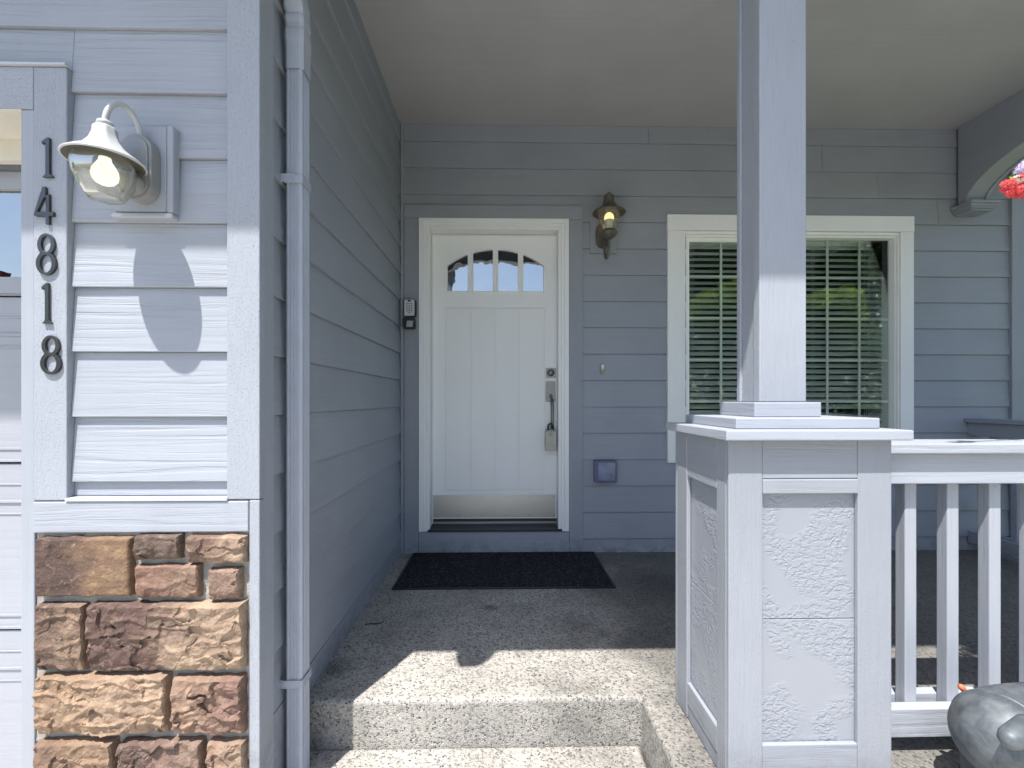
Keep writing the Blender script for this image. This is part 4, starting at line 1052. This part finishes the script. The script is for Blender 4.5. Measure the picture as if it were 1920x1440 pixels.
# ------------------------------------------------------------------ galvanised vessel at lower right
def P3(px, py, Y):
    X = PX(px, Y); return Vector((X, Y, PZ(py, Y, X)))
vc = P3(1883, 1386, 1.19)
gv = thing("metal_vessel", "rounded galvanised metal garden vessel with a raised seam in front of the railing", "garden vessel", (vc.x + .1, vc.y, LZ))
ax = Vector((.84, .38, -.02)).normalized(); rotv = Vector((0, 0, 1)).rotation_difference(ax).to_matrix()
m_ = MB(); pr = []
for i in range(17):
    a = math.pi / 2 * i / 16; pr.append((.112 * math.sin(a), -.100 * math.cos(a)))
pr += [(.1125, .02), (.108, .08), (.096, .16), (.082, .24), (.0, .245)]
m_.lathe(pr, vc, n=64, rot=rotv)
reparent(m_.build("shell", M['galv'], gv), gv)
m_ = MB(); m_.lathe([(.111, .000), (.1148, .002), (.1155, .005), (.1148, .008), (.111, .010)], vc, n=64, rot=rotv); reparent(m_.build("seam", M['galv'], gv), gv)
m_ = MB(); c2 = P3(1896, 1384, 1.05)
m_.lathe([(0, -.026), (.012, -.024), (.020, -.016), (.024, 0), (.025, .02), (.026, .10)], c2, n=32, rot=rotv)
reparent(m_.build("spout", M['galv'], gv), gv)
m_ = MB(); c3 = P3(1804, 1290, 1.29); m_.lathe([(0, .012), (.006, .010), (.009, .002), (.007, -.009), (.004, -.016)], c3, n=14, rot=Vector((0, 0, 1)).rotation_difference(Vector((-.6, 0, .7)).normalized()).to_matrix())

reparent(m_.build("knob", M['terra'], gv), gv)
m_ = MB(); m_.lathe([(0, LZ + .005), (.08, LZ + .005), (.085, LZ + .02), (.10, vc.z - .10), (.09, vc.z - .06)], (vc.x + .07, vc.y + .05, 0), n=40)
reparent(m_.build("body", M['galv'], gv), gv)

# ------------------------------------------------------------------ hanging basket
HB = Vector((1.86, 1.28, 1.66))
hb = thing("hanging_basket", "hanging flower basket with red and lilac blooms at the right edge", "flower basket", tuple(HB))
m_ = MB(); m_.lathe([(0, -.13), (.06, -.12), (.10, -.08), (.125, -.02), (.13, .02), (.12, .022)], (0, 0, 0), n=28)
m_.build("basket", M['coir'], hb)
m_ = MB()
for i in range(3):
    a = 2 * math.pi * i / 3; m_.tube([(.125 * math.cos(a), .125 * math.sin(a), .02), (0, 0, .55)], .0016, n=6)
m_.tube([(0, 0, .55), (0, 0, 1.44)], .002, n=6); m_.build("hanger_chain", M['black'], hb)
def leaf_cloud(mb, c, rad, n, size, squash=1.0, hollow=.55):
    for _ in range(n):
        while True:
            v = Vector((rnd(-1, 1), rnd(-1, 1), rnd(-1, 1)))
            if hollow < v.length < 1: break
        p = Vector(c) + Vector((v.x * rad, v.y * rad, v.z * rad * squash))
        d = Vector((rnd(-1, 1), rnd(-1, 1), rnd(-.5, 1))).normalized(); s_ = d.cross(Vector((rnd(-1, 1), rnd(-1, 1), rnd(-1, 1)))).normalized()
        L_ = size * rnd(.6, 1.3); W2 = L_ * .34; up = d.cross(s_) * L_ * .12
        vs = [mb.bm.verts.new(q) for q in (p, p + d * L_ * .5 + s_ * W2 + up, p + d * L_, p + d * L_ * .5 - s_ * W2 + up)]
        mb.bm.faces.new(vs)
m_ = MB(); leaf_cloud(m_, (0, 0, .05), .16, 600, .035, .7)
for i in range(14): leaf_cloud(m_, (-.16 - .012 * i, -.03 - .004 * i, .06 + .02 * math.sin(i)), .035, 16, .02, .8, .1)
m_.build("foliage", M['leaf_green'], hb)
def bloom(mb, p, nrm, r_):
    nrm = nrm.normalized(); a_ = nrm.orthogonal().normalized(); b_ = nrm.cross(a_); ph = rnd(0, 6)
    for i in range(5):
        t0 = ph + 2 * math.pi * i / 5
        d = a_ * math.cos(t0) + b_ * math.sin(t0); s_ = nrm.cross(d)
        pts = [p, p + d * r_ * .55 - s_ * r_ * .30 + nrm * r_ * .1, p + d * r_ - s_ * r_ * .26 + nrm * r_ * rnd(.0, .3), p + d * r_ * .9 + nrm * r_ * .05, p + d * r_ + s_ * r_ * .26 + nrm * r_ * rnd(.0, .3), p + d * r_ * .55 + s_ * r_ * .30 + nrm * r_ * .1]
        mb.bm.faces.new([mb.bm.verts.new(q) for q in pts])
def cluster(px, py, Y, R_, n, r_, mat, nm):
    c = P3(px, py, Y) - HB; m_ = MB()
    for _ in range(n):
        v = Vector((rnd(-1, 1), rnd(-1.2, .5), rnd(-1, 1)));
        if v.length < .05: continue
        v.normalize(); bloom(m_, c + v * R_ * rnd(.75, 1.0), v, r_)
    # stalk back to the basket
    m_.tube([c, c * .85 + Vector((0, 0, -.01)), c * .55 + Vector((0, 0, .03)), c * .25 + Vector((0, 0, .06)), Vector((0, 0, .02))], .0011, n=5)
    m_.build(nm, mat, hb)
cluster(1889, 350, 1.14, .016, 34, .0085, M['petal_red'], "red_blooms")
cluster(1896, 361, 1.13, .011, 20, .0085, M['petal_red'], "red_blooms")
cluster(1912, 360, 1.14, .016, 34, .0085, M['petal_red'], "red_blooms")
cluster(1925, 352, 1.14, .016, 30, .0085, M['petal_red'], "red_blooms")
cluster(1917, 318, 1.15, .010, 10, .012, M['petal_lilac'], "lilac_blooms")
cluster(1930, 310, 1.15, .016, 20, .012, M['petal_lilac'], "lilac_blooms")
cluster(1903, 338, 1.15, .012, 22, .0045, M['petal_pink'], "pale_blooms")
cluster(1913, 336, 1.14, .013, 22, .0045, M['petal_pink'], "pale_blooms")
cluster(1922, 330, 1.13, .006, 8, .008, M['petal_red'], "red_blooms")
m_ = MB(); leaf_cloud(m_, P3(1928, 340, 1.15) - HB, .03, 60, .016, .8, .2); m_.build("foliage", M['leaf_green'], hb)

# ------------------------------------------------------------------ trees across the garden (seen in the glass)
def tree(name, label, cat, loc, h, crown_c, crown_r, mat, n, leaf, trunk_r=.09, lobes=9, squash=.8, seed=1):
    random.seed(seed)
    t_ = thing(name, label, cat, loc, "trees in front of the house")
    m_ = MB(); pts = [(0, 0, -.1), (.05, .02, crown_c * .35), (-.04, .05, crown_c * .7), (.02, 0, crown_c)]
    m_.tube(pts, [trunk_r * 1.3, trunk_r, trunk_r * .8, trunk_r * .5], n=10)
    cs = []
    for i in range(lobes):
        a = 2 * math.pi * i / lobes + rnd(-.4, .4); rr = crown_r * rnd(.35, .72); zz = crown_c + rnd(-.45, .6) * crown_r * squash
        cpt = Vector((rr * math.cos(a), rr * math.sin(a), zz)); cs.append(cpt)
        m_.tube([(0, 0, crown_c * rnd(.5, .8)), cpt * .55 + Vector((0, 0, crown_c * .35)), cpt], [trunk_r * .5, trunk_r * .3, trunk_r * .12], n=6)
    m_.build("trunk", M['bark'], t_)
    m_ = MB()
    for c_ in cs + [Vector((0, 0, crown_c + crown_r * .5 * squash))]:
        leaf_cloud(m_, c_, crown_r * rnd(.38, .55), n // (lobes + 1), leaf, .75, .35)
    m_.build("crown", mat, t_)
tree("garden_tree", "light green leafy tree on the lawn, nearer the driveway", "tree", (5.9, -5.0, LZ), 4, 3.6, 1.15, M['leaf_green'], 9000, .11, seed=3)
tree("maple_tree", "dark red maple reflected in the garage door glass", "tree", (-7.0, -3.6, LZ), 3, 2.2, 1.3, M['leaf_red'], 8000, .10, seed=5)
tree("shade_tree", "dark green tree far across the road", "tree", (13.0, -17.0, LZ), 7, 4.2, 3.0, M['leaf_dark'], 9000, .3, trunk_r=.2, seed=8)
tree("garden_tree", "light green leafy tree on the lawn, farther right", "tree", (8.6, -5.2, LZ), 4, 3.7, .85, M['leaf_green'], 6000, .11, seed=11)
tree("shade_tree", "tall dark green tree across the road opposite the porch window", "tree", (8.2, -11.0, LZ), 8, 4.6, 3.3, M['leaf_dark'], 9000, .3, trunk_r=.2, squash=1.1, lobes=12, seed=21)
tree("shade_tree", "tall dark green tree across the road to the right of the pair", "tree", (12.6, -11.5, LZ), 8, 5.0, 3.6, M['leaf_dark'], 9000, .32, trunk_r=.22, squash=1.1, lobes=12, seed=22)
random.seed(40)
m_ = MB()  # unseen foliage wall added to cover bright gaps in the window reflections
for i in range(26):
    for zc in (.6, 1.45, 2.3, 3.0): leaf_cloud(m_, (2.9 + i * .5, -6.45, LZ + zc), .68, 190, .15, 1.0, .2)
tag(m_.build("added_hedge", M['leaf_dark'], None), "tall dark green foliage screen added to hide sky in the window reflections", "added_hedge")
